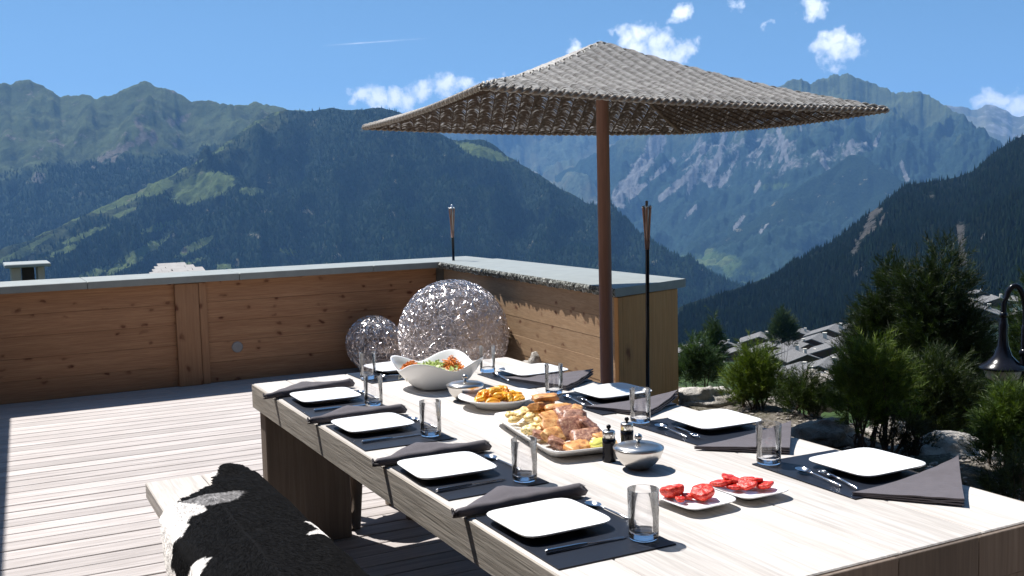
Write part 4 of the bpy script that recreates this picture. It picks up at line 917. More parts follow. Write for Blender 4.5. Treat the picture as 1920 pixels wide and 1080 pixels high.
# big wooded mountain on the left running down to the right
mead = [(120, 470, 40, 8, -.4), (330, 500, 60, 8, -.3), (180, 510, 50, 8, -.3), (540, 470, 24, 6, .1), (380, 352, 78, 34, -.25), (290, 352, 50, 18, -.3), (215, 380, 60, 14, -.35), (160, 440, 60, 8, -.4), (300, 425, 50, 7, -.3), (470, 358, 30, 10, 0), (140, 405, 14, 14, -.2), (255, 480, 70, 17, -.6), (370, 460, 55, 10, -.55), (60, 460, 50, 8, -.5), (30, 480, 50, 8, -.3), (230, 400, 30, 6, -.4), (905, 285, 60, 16, .3), (1060, 560, 40, 8, 0), (420, 500, 30, 6, 0)]
clear = [(520, 212, 470, 235, 9), (470, 235, 400, 290, 8), (400, 290, 310, 335, 6), (310, 335, 190, 385, 5), (190, 385, 120, 420, 4), (120, 420, 40, 455, 5), (350, 215, 300, 250, 4)]
brown = [(460, 440, 38, 9, .05), (390, 395, 6, 5, 0), (575, 395, 22, 6, .1), (500, 395, 12, 5, 0), (95, 385, 26, 4, 0), (345, 470, 10, 8, 0), (60, 500, 40, 10, 0), (445, 490, 8, 12, 0), (850, 530, 0.1, .1, 0)]
def paint_b(i, t, z, p): return (max(blobs(p, mead), seg(p, clear) * .66), blobs(p, brown) * .65, .62 * smooth(.25, 0, t) * (1 if i < 540 else .25))
mtB = mountain('mountain', [(-300, 600, 3300), (-120, 520, 3500), (0, 468, 3700), (60, 448, 3800), (120, 420, 3900), (200, 384, 4050), (260, 358, 4150), (320, 328, 4250), (400, 284, 4400), (460, 240, 4500), (500, 218, 4600), (530, 207, 4600), (580, 208, 4550), (622, 203, 4500), (655, 207, 4450), (700, 202, 4400), (745, 210, 4350), (800, 232, 4300), (850, 262, 4250), (905, 262, 4200), (950, 290, 4150), (1000, 322, 4050), (1060, 358, 3950), (1120, 392, 3850), (1200, 440, 3700), (1300, 510, 3600), (1365, 550, 3500), (1440, 600, 3400)],
               640, lambda x: 1700 if x > 500 else 900 + 800 * max(0, (x + 300) / 800), lambda x: -420 - 30 * max(0, (x - 500) / 900), 170, 240, 520, mat_b, paint_b, 2, 7, prof=.8, spur=.65)
# near wooded hill on the right
rocksE = [(1640, 390, 1630, 430, 24), (1625, 430, 1600, 475, 16), (1800, 425, 1805, 495, 22), (1845, 440, 1835, 460, 7), (1620, 500, 1600, 520, 9), (1720, 470, 1715, 455, 4), (1660, 400, 1650, 420, 8), (1810, 520, 1800, 560, 5)]
def paint_e(i, t, z, p): return (blobs(p, [(1870, 650, 30, 12, 0)]), seg(p, rocksE) * .8, 0)
mat_e = terrain_mat('wooded_hill_slope', (.010, .018, .010), (.10, .16, .04), (.22, .205, .18), .02, (.05, .07, .03), .2)
mtE = mountain('hill', [(1180, 660, 1150), (1262, 603, 1250), (1290, 580, 1300), (1340, 562, 1350), (1400, 548, 1400), (1440, 528, 1450), (1500, 488, 1500), (1560, 452, 1550), (1620, 408, 1620), (1670, 370, 1680), (1700, 347, 1700), (1750, 340, 1750), (1800, 332, 1800), (1830, 315, 1800), (1870, 282, 1850), (1910, 258, 1850), (1960, 240, 1850), (2060, 200, 1850), (2250, 160, 1850)],
               300, lambda x: 300 + 900 * smooth(1200, 1950, x), lambda x: -165 + 75 * smooth(1200, 1950, x), 120, 34, 160, mat_e, paint_e, 6, 3, prof=.8, spur=.6)

# ---------------------------------------------------------------- ground sheet
m_gr, n, b, o = newmat('gravel_and_meadow'); P = n.pos(); dist = n.new('ShaderNodeVectorMath', operation='LENGTH', inp={0: P}).outputs['Value']
grv = n.ramp(n.noise(P, 45, 5, .75), [(.36, (.06, .052, .045)), (.5, (.15, .133, .115)), (.62, (.32, .29, .26))]); soil = n.mix(n.ramp(n.noise(P, 1.6, 5), [(.42, 0), (.6, .75)]), grv, (.09, .085, .05))
gra = n.mix(n.ramp(n.noise(P, .05, 6, .65), [(.4, 0), (.6, 1)]), (.018, .032, .012), (.05, .08, .022))
vlf = n.mix(n.ramp(n.noise(P, .0012, 5), [(.45, 0), (.55, 1)]), (.05, .08, .03), (.14, .20, .06))
c = n.mix(n.ramp(n.math('DIVIDE', dist, 40, clamp=True), [(.25, 0), (.45, 1)]), soil, gra); c = n.mix(n.ramp(n.math('DIVIDE', dist, 4000, clamp=True), [(.6, 0), (.9, 1)]), c, vlf)
setb(n, b, col=c, rough=.95, spec=.1); bump(n, b, n.noise(P, 45, 5, .75), .8, .02)
rad = [3.0]
while rad[-1] < 9: rad.append(rad[-1] + .09)
while rad[-1] < 17000: rad.append(rad[-1] * 1.045)
na_ = 330; V = []; a0, a1 = math.radians(-60), math.radians(110)
for r_ in rad:
    for k in range(na_ + 1): a = a0 + (a1 - a0) * k / na_; x, y = r_ * math.sin(a), r_ * math.cos(a); V.append((x, y, near_h(x, y)))
ii, jj = np.meshgrid(np.arange(len(rad) - 1), np.arange(na_), indexing='ij'); a = (ii * (na_ + 1) + jj).ravel(); F = np.stack([a, a + na_ + 1, a + na_ + 2, a + 1], 1)
g = np_mesh('ground', V, F, None, m_gr); g['kind'] = 'structure'

# ---------------------------------------------------------------- forests as one mass each
m_fo, n, b, o = newmat('conifer_forest'); c = n.attr('Col').outputs['Color']; setb(n, b, col=c, rough=.95, spec=.03)
def forest(G, C, cnt, h0, h1, seed, tiers=1, dk=1.0):
    rs = np.random.RandomState(seed); ns, nt, _ = G.shape; V = []; F = []; CC = []
    u = rs.rand(cnt * 3) * (ns - 1.01); v = rs.rand(cnt * 3) ** .85 * (nt - 1.01); i = u.astype(int); j = v.astype(int); fu = (u - i)[:, None]; fv = (v - j)[:, None]
    Pp = (G[i, j] * (1 - fu) + G[i + 1, j] * fu) * (1 - fv) + (G[i, j + 1] * (1 - fu) + G[i + 1, j + 1] * fu) * fv
    Cm = C[i, j]; keep = (Cm[:, 0] + (rs.rand(len(i)) - .5) * .5 < .42) & (Cm[:, 1] + (rs.rand(len(i)) - .5) * .4 < .38) & (Cm[:, 2] < .12 + rs.rand(len(i)) * .6)
    Pp = Pp[keep][:cnt]; k = len(Pp); h = h0 + (h1 - h0) * rs.rand(k); r_ = h * (.16 + .07 * rs.rand(k)); base = np.array(FO) * dk; n5 = 5
    tone = (.55 + .9 * rs.rand(k))[:, None] * base[None] * np.stack([.9 + .4 * rs.rand(k), np.ones(k), .9 + .3 * rs.rand(k)], 1)
    o = 0
    for t in range(tiers):
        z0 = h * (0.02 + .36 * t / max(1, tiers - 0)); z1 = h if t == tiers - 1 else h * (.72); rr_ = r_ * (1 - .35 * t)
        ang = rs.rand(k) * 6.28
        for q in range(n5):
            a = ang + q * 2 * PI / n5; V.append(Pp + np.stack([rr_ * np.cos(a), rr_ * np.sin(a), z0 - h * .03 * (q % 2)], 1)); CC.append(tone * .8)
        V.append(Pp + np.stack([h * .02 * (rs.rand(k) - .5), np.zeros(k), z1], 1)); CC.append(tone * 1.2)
        base_i = np.arange(k)
        for q in range(n5): F.append(np.stack([(t * (n5 + 1) + q) * k + base_i, (t * (n5 + 1) + (q + 1) % n5) * k + base_i, (t * (n5 + 1) + n5) * k + base_i], 1))
    return np.concatenate(V), np.concatenate(F), np.concatenate(CC)
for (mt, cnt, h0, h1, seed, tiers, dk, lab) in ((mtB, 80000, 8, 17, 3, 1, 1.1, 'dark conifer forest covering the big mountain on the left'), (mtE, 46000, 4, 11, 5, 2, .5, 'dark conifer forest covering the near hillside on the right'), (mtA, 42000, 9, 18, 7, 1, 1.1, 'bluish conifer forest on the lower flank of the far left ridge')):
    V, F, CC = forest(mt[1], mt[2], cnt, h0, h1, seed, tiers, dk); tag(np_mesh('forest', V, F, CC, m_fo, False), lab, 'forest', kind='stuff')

# ---------------------------------------------------------------- conifers and pines
m_tr = simple('bark', (.10, .07, .05), .9, 0, .3, 30, .6, .01)
m_nd, n, b, o = newmat('pine_needles'); c = n.attr('Col').outputs['Color']; setb(n, b, col=c, rough=.55, spec=.25)
tl = n.new('ShaderNodeBsdfTranslucent', inp={'Color': n.mix(1.0, c, (1.3, 1.5, .5), 'MULTIPLY')}); mxs = n.new('ShaderNodeMixShader', inp={0: .2, 1: b.outputs[0], 2: tl.outputs[0]}); n.l.new(mxs.outputs[0], o.inputs[0])
def pine(name, lab, base, lobes, tufts, stems, seed, tone=(.055, .085, .018), tl_=.085, dark=1.0, group=None):
    """mountain pine: lobes = (x, y, z, rx, ry, rz) offsets from the base"""
    rs = np.random.RandomState(seed); r2 = random.Random(seed); base = Vector(base); t = thing(name, lab, 'tree', tuple(base), group)
    mb = MB(); ends = []
    vol = [l[3] * l[4] * l[5] for l in lobes]; tot = sum(vol)
    for k in range(stems):
        l = lobes[k % len(lobes)]; e = base + Vector((l[0] + r2.uniform(-.6, .6) * l[3], l[1] + r2.uniform(-.6, .6) * l[4], l[2] + r2.uniform(-.2, .7) * l[5])); s = base + Vector((r2.uniform(-.12, .12), r2.uniform(-.12, .12), -.05)); mid = s.lerp(e, .5) + Vector((r2.uniform(-.12, .12), r2.uniform(-.12, .12), r2.uniform(-.15, .02))) * l[3]
        pts = [s, s.lerp(mid, .5) + Vector((r2.uniform(-.04, .04), r2.uniform(-.04, .04), 0)), mid, mid.lerp(e, .55) + Vector((0, 0, .03)), e]; w_ = .006 + .016 * l[5]
        mb.tube(pts, [w_ * 1.4, w_ * 1.1, w_ * .8, w_ * .5, w_ * .2], 6); ends.append(pts)
        for q in range(5):
            a = mid.lerp(e, r2.uniform(-.5, .9)); b2 = a + Vector((r2.uniform(-1, 1) * l[3], r2.uniform(-1, 1) * l[4], r2.uniform(-.1, .8) * l[5])) * .45; mb.tube([a, a.lerp(b2, .5) + Vector((0, 0, -.02)), b2], [w_ * .5, w_ * .35, w_ * .12], 4)
    mb.build('trunk', m_tr, t, smooth=True)
    ps = []; dirs = []
    for li, l in enumerate(lobes):
        for k in range(max(6, int(tufts * (vol[li] / tot)))):
            d = Vector((r2.gauss(0, 1), r2.gauss(0, 1), r2.gauss(0, 1))).normalized(); rr_ = r2.random() ** .38; nz = noise.noise(Vector((d.x * 2 + seed, d.y * 2, d.z * 2 + li))) * .35 + .95
            p = base + Vector((l[0] + d.x * l[3] * rr_ * nz, l[1] + d.y * l[4] * rr_ * nz, l[2] + d.z * l[5] * rr_ * nz))
            if p.z < base.z + .03 or noise.noise(p * (1.7 / max(.15, l[3])) + Vector((seed, 0, 0))) < -.2: continue
            ps.append(p); dirs.append((d.x * .85, d.y * .85, .6 + d.z * .3))
    ps = np.array(ps); dirs = np.array(dirs) + rs.randn(len(ps), 3) * .22; ax = dirs / np.linalg.norm(dirs, axis=1)[:, None]; T = len(ps); K = 26
    a1 = np.cross(ax, np.array([.3, .9, .1])); a1 /= np.linalg.norm(a1, axis=1)[:, None]; a2 = np.cross(ax, a1); Lt = tl_ * (.7 + .7 * rs.rand(T))
    rp = lambda a: np.repeat(a, K, axis=0); AX, A1, A2, LT, PS = rp(ax), rp(a1), rp(a2), rp(Lt), rp(ps); M_ = T * K; th = rs.rand(M_) * 6.283; out = A1 * np.cos(th)[:, None] + A2 * np.sin(th)[:, None]
    o_ = PS + AX * (rs.rand(M_) * LT * 1.6)[:, None]; nd = out * (.45 + .4 * rs.rand(M_))[:, None] + AX * (.6 + .7 * rs.rand(M_))[:, None]; nd *= (LT * (.45 + .3 * rs.rand(M_)))[:, None]
    sd_ = np.cross(nd, rs.randn(M_, 3)); sd_ /= np.linalg.norm(sd_, axis=1)[:, None]; sd_ *= tl_ * .034
    V_ = np.stack([o_ - sd_, o_ + sd_, o_ + nd], 1).reshape(-1, 3); g_ = (.55 + .8 * rs.rand(T)) * dark; tip = (rs.rand(T) < .3)[:, None]; cc = np.array(tone)[None] * g_[:, None]; cc = np.where(tip, cc * np.array([1.8, 1.6, 1.3]), cc)
    C_ = np.repeat(rp(cc), 3, axis=0); F_ = np.arange(M_ * 3).reshape(-1, 3)
    ob = np_mesh('crown', V_ - np.array(base), F_, C_, m_nd, False); ob.parent = t; return t
def gz(x, y): return near_h(x, y)
def P2(px, py, D): v = at(px, py, D); return (v.x, v.y, gz(v.x, v.y))
LB = 'mountain_pine'
def boxpine(name, lab, px0, px1, py0, py1, foot, D, n_, tufts, stems, seed, tone, tl_, dark=1.0, taper=.5):
    cx = (px0 + px1) / 2; b = P2(cx, foot, D); m_ = D / FPX; r2 = random.Random(seed + 50); lob = []; H0 = at(cx, py1, D).z - b[2]; H1 = at(cx, py0, D).z - b[2]; W_ = (px1 - px0) * m_ / 2
    right = Vector((.889, -.459, 0)); fw = Vector((.459, .889, 0))
    for k in range(n_):
        t = (k + .5) / n_; w_ = W_ * (1 - taper * t) ; rz = (H1 - H0) / n_ * 1.0 + .12 * W_; rx = w_ * r2.uniform(.46, .68)
        for q in range(2 if k < n_ - 1 else 1):
            u = (r2.uniform(.15, .5) * (1 if (q + k) % 2 else -1)) * w_ if k < n_ - 1 else r2.uniform(-.15, .15) * w_; v = r2.uniform(-.3, .3) * w_; o_ = right * u + fw * v
            lob.append((o_.x, o_.y, H0 + (H1 - H0) * min(.93, t + r2.uniform(-.05, .05)), rx, rx, min(rz, (H1 - H0) * .5)))
    return pine(name, lab, b, lob, tufts, stems, seed, tone, tl_, dark)
boxpine(LB, 'low dark pine thicket filling the space under the tall pines behind the pale boulder', 1650, 1860, 695, 800, 812, 8.3, 3, 2200, 8, 21, (.024, .038, .010), .07, taper=.25)
LG = (.088, .128, .022)
boxpine(LB, 'dry twiggy low bush between the boulders under the bright green pine', 1640, 1760, 780, 838, 850, 6.6, 2, 320, 16, 23, (.035, .040, .018), .04, .8, taper=.2)
boxpine(LB, 'bright green mountain pine bush with bare twisted stems in front of the tall dark pines', 1545, 1735, 655, 785, 838, 6.75, 4, 1500, 14, 1, LG, .055)
boxpine(LB, 'bushy bright green mountain pine behind the pale boulder next to the parapet end', 1345, 1485, 655, 745, 752, 7.95, 4, 1300, 9, 2, LG, .055)
boxpine(LB, 'small blue green conifer bush right beside the corner of the parapet', 1268, 1345, 645, 712, 712, 10.5, 3, 1000, 7, 3, (.045, .08, .035), .06, taper=.2)
boxpine(LB, 'low dark mountain pine creeping between the boulders below the chalets', 1455, 1570, 715, 768, 772, 7.6, 2, 800, 7, 4, (.030, .048, .014), .05, taper=.3)
boxpine(LB, 'green mountain pine bush under the street lamp near the right border', 1825, 1975, 745, 860, 890, 6.4, 4, 1400, 10, 5, (.055, .088, .020), .055, taper=.35)
boxpine(LB, 'dark scrubby pine at the foot of the right border beside the gravel', 1845, 1960, 860, 930, 950, 5.6, 2, 350, 12, 6, (.030, .045, .016), .045, .8, .3)
TN = (.018, .030, .009)
boxpine(LB, 'tall dark mountain pine, left one of the pair rising before the wooded hill', 1585, 1745, 500, 760, 820, 11.0, 7, 3800, 12, 11, TN, .085, taper=.55)
boxpine(LB, 'tallest and widest dark mountain pine, right one of the pair before the wooded hill', 1645, 1865, 484, 790, 830, 10.4, 8, 5200, 12, 12, TN, .085, taper=.52)
boxpine(LB, 'shorter dark pine at the left flank of the tall pair, above the bright bush', 1560, 1670, 590, 760, 800, 11.8, 4, 1500, 8, 15, TN, .08, taper=.5)
boxpine(LB, 'shorter dark pine between the tall pair and the street lamp', 1780, 1870, 600, 790, 830, 11.4, 5, 1500, 8, 13, TN, .08, taper=.4)
boxpine(LB, 'sparse mid green conifer behind the street lamp at the right border', 1880, 1990, 530, 720, 800, 14.0, 5, 1500, 8, 14, (.034, .056, .018), .10, taper=.4)
boxpine('spruce', 'slender spruce with sparse top right of the parapet, before the village roofs', 1315, 1360, 592, 690, 700, 40, 6, 1100, 3, 16, (.035, .06, .022), .17, taper=.85)
boxpine('broadleaf_tree', 'round topped dark tree standing between the first village roofs', 1440, 1495, 590, 640, 650, 150, 3, 1500, 4, 17, (.03, .05, .02), .5, taper=.4)

# boulders
def rk(px, D, w_, d_, h_, seed, mat, lab, rot, dz=0): v = at(px, 800, D); rock('boulder', (v.x, v.y, near_h(v.x, v.y) + dz), (w_, d_, h_), seed, mat, lab, 26, .45, 1.2, rot)
rk(1325, 8.2, .27, .20, .12, 3, M_rock, 'large pale flat boulder right beside the foot of the parapet end', -.3)
rk(1545, 7.0, .27, .2, .11, 4, M_rock2, 'long brown grey boulder below the bright green pine bush', .1)
rk(1665, 7.25, .16, .16, .12, 14, M_rock, 'small pale boulder at the foot of the twisted stems of the bright bush', .9)
rk(1775, 6.9, .32, .24, .12, 7, M_rock, 'broad sunlit pale boulder under the tall dark pines', -.35)
rk(1465, 8.3, .13, .12, .12, 8, M_rock, 'white boulder behind the low pine, below the village roofs', .8, .03)
rk(1530, 8.4, .17, .15, .16, 9, M_rock, 'white boulder glimpsed left of the bright bush, under the big grey roof', 1.8, .3)
rk(1890, 5.25, .16, .14, .09, 10, M_rock2, 'low dark boulder at the right border beyond the table corner', .8)
# loose stones on the gravel
m_st = simple('loose_gravel', (.30, .27, .24), .9, 0, .5, 14, .4, .005); mb = MB(); r2 = random.Random(5)
for k in range(1500):
    px, D = r2.uniform(1290, 1960), r2.uniform(5.0, 7.8); v = at(px, 800, D)
    if v.x < 4.65: continue
    a = r2.uniform(.006, .022) * (1.6 if r2.random() < .06 else 1); mb.blob((v.x, v.y, near_h(v.x, v.y) + a * .2), (a, a * r2.uniform(.6, 1.1), a * .6), k, .4, 1.5, 3)
tag(mb.build('gravel', m_st), 'loose stones scattered over the brown gravel beyond the table', 'gravel', kind='stuff')

# ---------------------------------------------------------------- street lamp
def lamp():
    c = at(1880, 690, 9.0); gx, gy = at(1921, 690, 9.05).x, at(1921, 690, 9.05).y; g0 = near_h(gx, gy); t = thing('street_lamp', 'black glossy street lamp with bell shaped shade on a gooseneck arm at the right border', 'street lamp', (gx, gy, g0))
    mb = MB(); mb.lathe([(0, 0), (.09, 0), (.09, .12), (.05, .18), (.042, .9), (.032, 1.0), (.03, c.z - g0 + .30), (.024, c.z - g0 + .34), (0, c.z - g0 + .36)], (gx, gy, g0), 20); mb.build('post', M_black, t, smooth=True)
    neck = Vector((c.x, c.y, c.z + .42)); pp_ = Vector((gx, gy, c.z + .42)); mid = (neck + pp_) / 2; e = (pp_ - neck) / 2; mb = MB()
    pts = [Vector((c.x, c.y, c.z + .28)), neck] + [mid - e * math.cos(a) + Vector((0, 0, .23 * math.sin(a))) for a in [PI * q / 14 for q in range(1, 14)]] + [pp_, Vector((gx, gy, c.z + .05))]
    mb.tube(pts, .022, 10); mb.blob((c.x, c.y, c.z + .42), (.03, .03, .03), 1, 0, 1, 8); mb.blob((gx, gy, c.z + .12), (.045, .045, .04), 1, 0, 1, 8); mb.build('arm', M_black, t, smooth=True)
    mb = MB(); mb.lathe([(.026, .40), (.030, .36), (.036, .34), (.034, .26), (.042, .18), (.068, .10), (.12, .045), (.172, .015), (.178, 0), (.172, -.006), (.16, .0), (.10, .03)], tuple(c), 40); mb.build('shade', M_black, t, smooth=True)
    mg, n, b, o = newmat('frosted_lamp_glass'); setb(n, b, col=(.33, .31, .27), rough=.25)
    mb = MB(); mb.lathe([(.135, .0), (.138, -.02), (.125, -.07), (.11, -.085), (0, -.09)], tuple(c), 32); mb.build('lamp_glass', mg, t, smooth=True)
lamp()

# ---------------------------------------------------------------- roofs just beyond the back parapet
ch = thing('chimney', 'square pale chimney with flat slab cap just beyond the parapet at the left border', 'chimney', (.76, 18, -1))
mc = simple('weathered_render', (.40, .36, .30), .9, 0, .2, 6, .3, .01); mb = MB()
for (xa, xb, ya, yb) in ((.52, .66, 18, 18.14), (.90, 1.0, 18, 18.14), (.52, .66, 18.5, 18.64), (.90, 1.0, 18.5, 18.64)): mb.box(xa, xb, ya, yb, .32, .64, bev=.01)
mb.box(.5, 1.02, 17.98, 18.66, -1.2, .32, bev=.01); mb.build('stack', mc, ch)
mb = MB(); mb.box(.43, 1.09, 17.86, 18.78, .645, .70, bev=.01); mb.build('cap', M_slate, ch); mb = MB(); mb.box(.68, .86, 18.2, 18.4, .30, .62); mb.build('flue', simple('dark_flue', (.04, .04, .04), .7), ch)
rf = thing('chalet_roof', 'pale stone slab roof peeping over the back parapet', 'roof', (3.3, 19, 0)); mb = MB()
for rw in range(5):
    for k in range(10):
        x0 = 2.55 + k * .16 + (rw % 2) * .07 + rnd.uniform(-.02, .02); y0 = 18.0 + rw * .2; z = .31 + rw * .035; w_ = rnd.uniform(.14, .2)
        if x0 + w_ > 3.65 - rw * .04 or x0 < 2.6 + rw * .03: continue
        mb.add([(x0, y0, z + .03), (x0 + w_, y0 - .01, z + .03), (x0 + w_, y0 + .26, z + .085), (x0, y0 + .26, z + .085), (x0, y0, z), (x0 + w_, y0 - .01, z), (x0 + w_, y0 + .26, z + .05), (x0, y0 + .26, z + .05)], [(0, 1, 2, 3), (7, 6, 5, 4), (0, 4, 5, 1), (1, 5, 6, 2), (2, 6, 7, 3), (3, 7, 4, 0)], rc())
mb.build('slabs', simple('pale_roof_slab', (.30, .285, .27), .8, 0, .3, 8, .5, .01), rf)
mb = MB(); mb.add([(2.62, 18.05, -1.2), (3.58, 18.05, -1.2), (3.4, 19.3, -1.2), (2.8, 19.3, -1.2), (2.62, 18.05, .30), (3.58, 18.05, .30), (3.3, 19.0, .44), (2.85, 19.0, .44)], [(3, 2, 1, 0), (4, 5, 6, 7), (0, 1, 5, 4), (1, 2, 6, 5), (2, 3, 7, 6), (3, 0, 4, 7)]); mb.build('wall', M_leg, rf)

# ---------------------------------------------------------------- village chalets on the slope
m_ro, n, b, o = newmat('grey_stone_roof'); P = n.obj(); br = n.new('ShaderNodeTexBrick', inp={'Vector': P, 'Scale': 1.2, 'Color1': (.13, .127, .125, 1), 'Color2': (.24, .232, .228, 1), 'Mortar': (.05, .05, .05, 1), 'Mortar Size': .03}); c = n.mix(n.ramp(n.noise(P, 2.5, 6), [(.4, 0), (.65, .6)]), br.outputs[0], (.10, .095, .09)); setb(n, b, col=c, rough=.85); bump(n, b, br.outputs[1], .5, .03)
m_wl = simple('white_plaster', (.62, .58, .50), .9, 0, .1, 1, 0); m_wd = simple('dark_timber', (.11, .06, .035), .8, 0, .3, 3, .3, .02); m_wn = simple('window_pane', (.03, .035, .045), .08, 0, .1, 1, 0)
def chalet():
    t = thing('chalet', 'c', 'chalet', (0, 0, 0)); W_, D_, H_ = 5.2, 4.6, 5.2
    mb = MB(); mb.box(-W_, W_, -D_, D_, -6, 2.6); mb.build('lower_wall', m_wl, t)
    mb = MB(); mb.add([(-W_ - .06, -D_ - .06, 2.6), (W_ + .06, -D_ - .06, 2.6), (W_ + .06, D_ + .06, 2.6), (-W_ - .06, D_ + .06, 2.6), (-W_ - .06, -D_ - .06, H_), (W_ + .06, -D_ - .06, H_), (W_ + .06, D_ + .06, H_), (-W_ - .06, D_ + .06, H_), (0, -D_ - .06, H_ + 2.0), (0, D_ + .06, H_ + 2.0)],
                      [(3, 2, 1, 0), (0, 1, 5, 8, 4), (2, 3, 7, 9, 6), (1, 2, 6, 5), (3, 0, 4, 7), (4, 8, 9, 7), (8, 5, 6, 9)]); mb.build('upper_wall', m_wd, t)
    mb = MB(); x1, y1 = W_ + 1.3, D_ + 1.4
    for s in (-1, 1):
        a = [(0, -y1, H_ + 2.25), (s * x1, -y1, H_ - .25), (s * x1, y1, H_ - .25), (0, y1, H_ + 2.25)]; vs = a + [(x, y, z - .28) for x, y, z in a]; f_ = [(0, 1, 2, 3), (7, 6, 5, 4), (0, 4, 5, 1), (1, 5, 6, 2), (2, 6, 7, 3), (3, 7, 4, 0)]
        mb.add(vs, f_ if s < 0 else [q[::-1] for q in f_])
    ro = mb.build('roof', m_ro, t); mb = MB(); mb.box(1.6, 2.5, .5, 1.4, H_ + .8, H_ + 2.9, bev=.03); mb.box(1.5, 2.6, .4, 1.5, H_ + 2.95, H_ + 3.1, bev=.02); mb.build('chimney', m_wl, ro)
    for (x, z) in ((-3.2, 1), (0, 1), (3.2, 1), (-3, 4), (0, 4), (3, 4)): mb = MB(); mb.box(x - .6, x + .6, -D_ - .14, -D_ - .03, z - .7, z + .7); mb.build('window', m_wn, t)
    mb = MB(); mb.box(-W_, W_, -D_ - 1.3, -D_ - .07, 2.7, 2.85); mb.box(-W_, W_, -D_ - 1.32, -D_ - 1.22, 2.86, 3.8); mb.build('balcony', m_wd, t)
    return t
c0 = chalet(); GR = 'grey roofed chalets of the village'
CH = [(1590, 712, 150, .72, -.6, 'nearest village chalet, its broad grey roof low between the two bright pine bushes'), (1545, 690, 165, .72, -.6, 'second nearest grey roofed chalet, its dark chimney left of the tall pines'),
      (1492, 695, 170, .62, -.62, 'grey roofed chalet left of and touching the nearest ones'), (1570, 655, 200, .85, -.55, 'wide grey roofed chalet above the middle of the village'), (1480, 662, 215, .7, -.5, 'pale walled chalet with small roof behind the bushy green pine'),
      (1530, 640, 240, .85, -.6, 'bright roofed chalet with a dark chimney higher up in the village'), (1560, 622, 275, .95, -.6, 'broad roofed chalet at the top left of the village cluster'), (1612, 612, 300, .85, -.55, 'uppermost chalet of the cluster, partly hidden by the tall dark pine'),
      (1425, 635, 270, .8, -.4, 'chalet with dark gable at the left end of the village'), (1388, 650, 300, .7, -.9, 'small chalet just right of the slender spruce'), (1300, 655, 330, .9, -.3, 'small brownish chalet glimpsed between the conifer bush and the parapet'), (1345, 662, 310, .8, -.7, 'small chalet behind the slender spruce'),
      (1840, 585, 380, 1.2, -.5, 'chalet with long brown roof high on the right slope, left of the lamp'), (1868, 562, 430, .9, -.3, 'chalet on the right slope just left of the lamp arm'), (1905, 592, 400, .8, -.6, 'small white chalet seen through the lamp arm')]
for i, (px, py, D, s, rz, lab) in enumerate(CH):
    v = at(px, py, D); z = v.z - 5.2 * s; ob = c0 if i == 0 else dup(c0, (0, 0, 0)); ob.location = (v.x, v.y, z); ob.rotation_euler = (0, 0, rz - .35); ob.scale = (s, s, s * .9); tag(ob, lab, 'chalet', GR)

FAR = [(1515, 668, 200, .6), (1600, 672, 185, .6), (1450, 650, 240, .6), (1535, 712, 150, .5), (1500, 648, 235, .6), (1590, 640, 230, .6), (1420, 660, 230, .55), (1640, 630, 260, .7), (1465, 632, 300, .6), (1380, 660, 280, .6), (1500, 625, 320, .7), (1855, 560, 560, .8), (1835, 548, 640, .8), (1300, 648, 420, .7), (1322, 655, 400, .6), (1360, 645, 390, .65), (1405, 642, 360, .6), (1440, 648, 330, .6), (1500, 668, 190, .55), (1505, 705, 160, .6), (1815, 600, 470, .8), (1830, 572, 520, .7), (1850, 590, 450, .7), (1880, 580, 480, .7), (1910, 560, 520, .7), (1915, 610, 400, .6)]
for i, (px, py, D, s) in enumerate(FAR):
    v = at(px, py, D); ob = dup(c0, (v.x, v.y, v.z - 5.2 * s), -.9 + (i * 37 % 10) * .09); ob.scale = (s, s, s * .9); tag(ob, 'tiny grey roofed chalet on the right slope around the street lamp' if px > 1800 else 'tiny grey roofed chalet peeping out between the trees of the village', 'chalet', 'tiny chalets around the street lamp' if px > 1800 else 'tiny chalets between the trees')
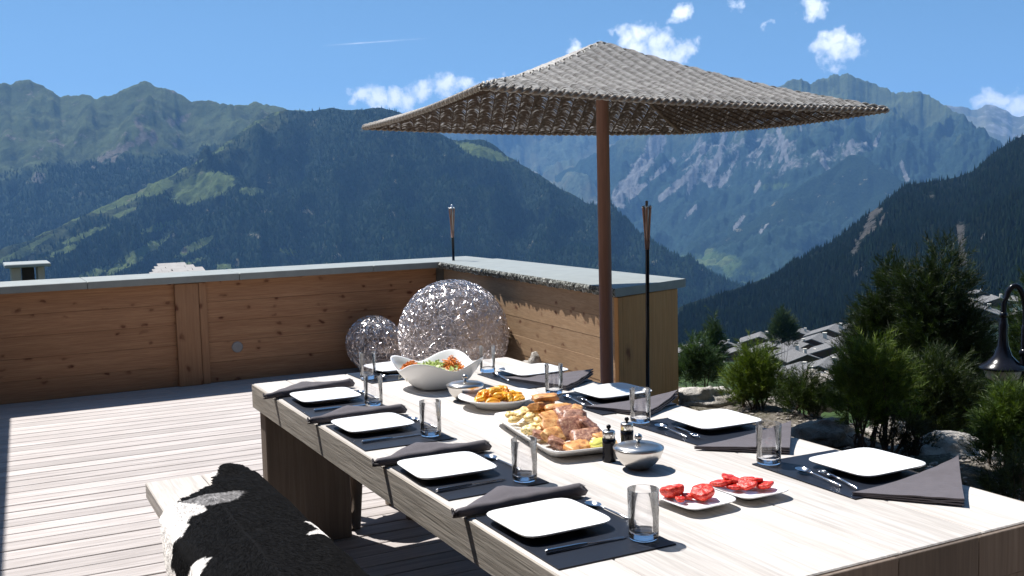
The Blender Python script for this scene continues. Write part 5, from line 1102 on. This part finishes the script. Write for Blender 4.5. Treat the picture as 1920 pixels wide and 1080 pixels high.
# conifers round the chalets
c0 = None; r2 = random.Random(8); rs = np.random.RandomState(2)
def spruce():
    t = thing('spruce', 's', 'tree', (0, 0, 0)); mb = MB(); mb.tube([(0, 0, -2), (0, 0, 5), (0, 0, 12)], [.25, .18, .03], 6); mb.build('trunk', m_tr, t); Vs = []; Cs = []; Fs = []; k = 0
    for i in range(2600):
        h = rs.rand() ** 1.2; z = 1 + 11.5 * h; R_ = 2.3 * (1 - h) ** .8 * (.75 + .35 * math.sin(z * 4.2)); a = rs.rand() * 6.283; r_ = R_ * rs.rand() ** .4; p = Vector((r_ * math.cos(a), r_ * math.sin(a), z - r_ * .25)); s = .16 + .22 * rs.rand(); d = Vector((math.cos(a), math.sin(a), -.35)) * s * 1.6; sd_ = Vector((-math.sin(a), math.cos(a), rs.rand() * .4 - .2)) * s * .6; g = .6 + .8 * rs.rand()
        Vs += [p - sd_, p + sd_, p + d]; Cs += [(.020 * g, .036 * g, .014 * g)] * 3; Fs.append((k, k + 1, k + 2)); k += 3
    ob = np_mesh('crown', [tuple(v) for v in Vs], Fs, Cs, m_nd, False); ob.parent = t; return t
c0 = spruce()
for i in range(70):
    if i < 46: px, D = r2.uniform(1255, 1680), r2.uniform(130, 420)
    else: px, D = r2.uniform(1800, 1990), r2.uniform(150, 560)
    v = at(px, 600, D); ok = all(math.hypot(v.x - at(c[0], 600, c[2]).x, v.y - at(c[0], 600, c[2]).y) > 9 * c[3] and not (abs(px - c[0]) < 45 and D < c[2]) for c in CH)
    if not ok and i: continue
    ob = c0 if i == 0 else dup(c0, (0, 0, 0)); s = r2.uniform(.45, 1.0); ob.location = (v.x, v.y, near_h(v.x, v.y) - .5); ob.rotation_euler = (0, 0, r2.uniform(0, 6)); ob.scale = (s * r2.uniform(.9, 1.5), s * r2.uniform(.9, 1.5), s); tag(ob, 'dark spruce on the right slope near the street lamp' if px > 1800 else 'dark spruce standing on the slope among the grey roofed village chalets', 'tree', 'spruces near the street lamp' if px > 1800 else 'spruces on the village slope')

# ---------------------------------------------------------------- haze
mh = bpy.data.materials.new('haze_air'); mh.use_nodes = True; mh.node_tree.nodes.clear(); n = N(mh.node_tree)
pv = n.new('ShaderNodeVolumePrincipled', inp={'Color': (.24, .52, 1.0, 1), 'Density': 5.5e-5, 'Anisotropy': .0}); n.new('ShaderNodeOutputMaterial', inp={'Volume': pv.outputs[0]})
mb = MB(); mb.box(-9000, 17500, -200, 17500, -640, 1900); hz = mb.build('haze', mh); hz['kind'] = 'stuff'; hz['label'] = 'blue summer haze filling the valley air'; hz['category'] = 'haze'
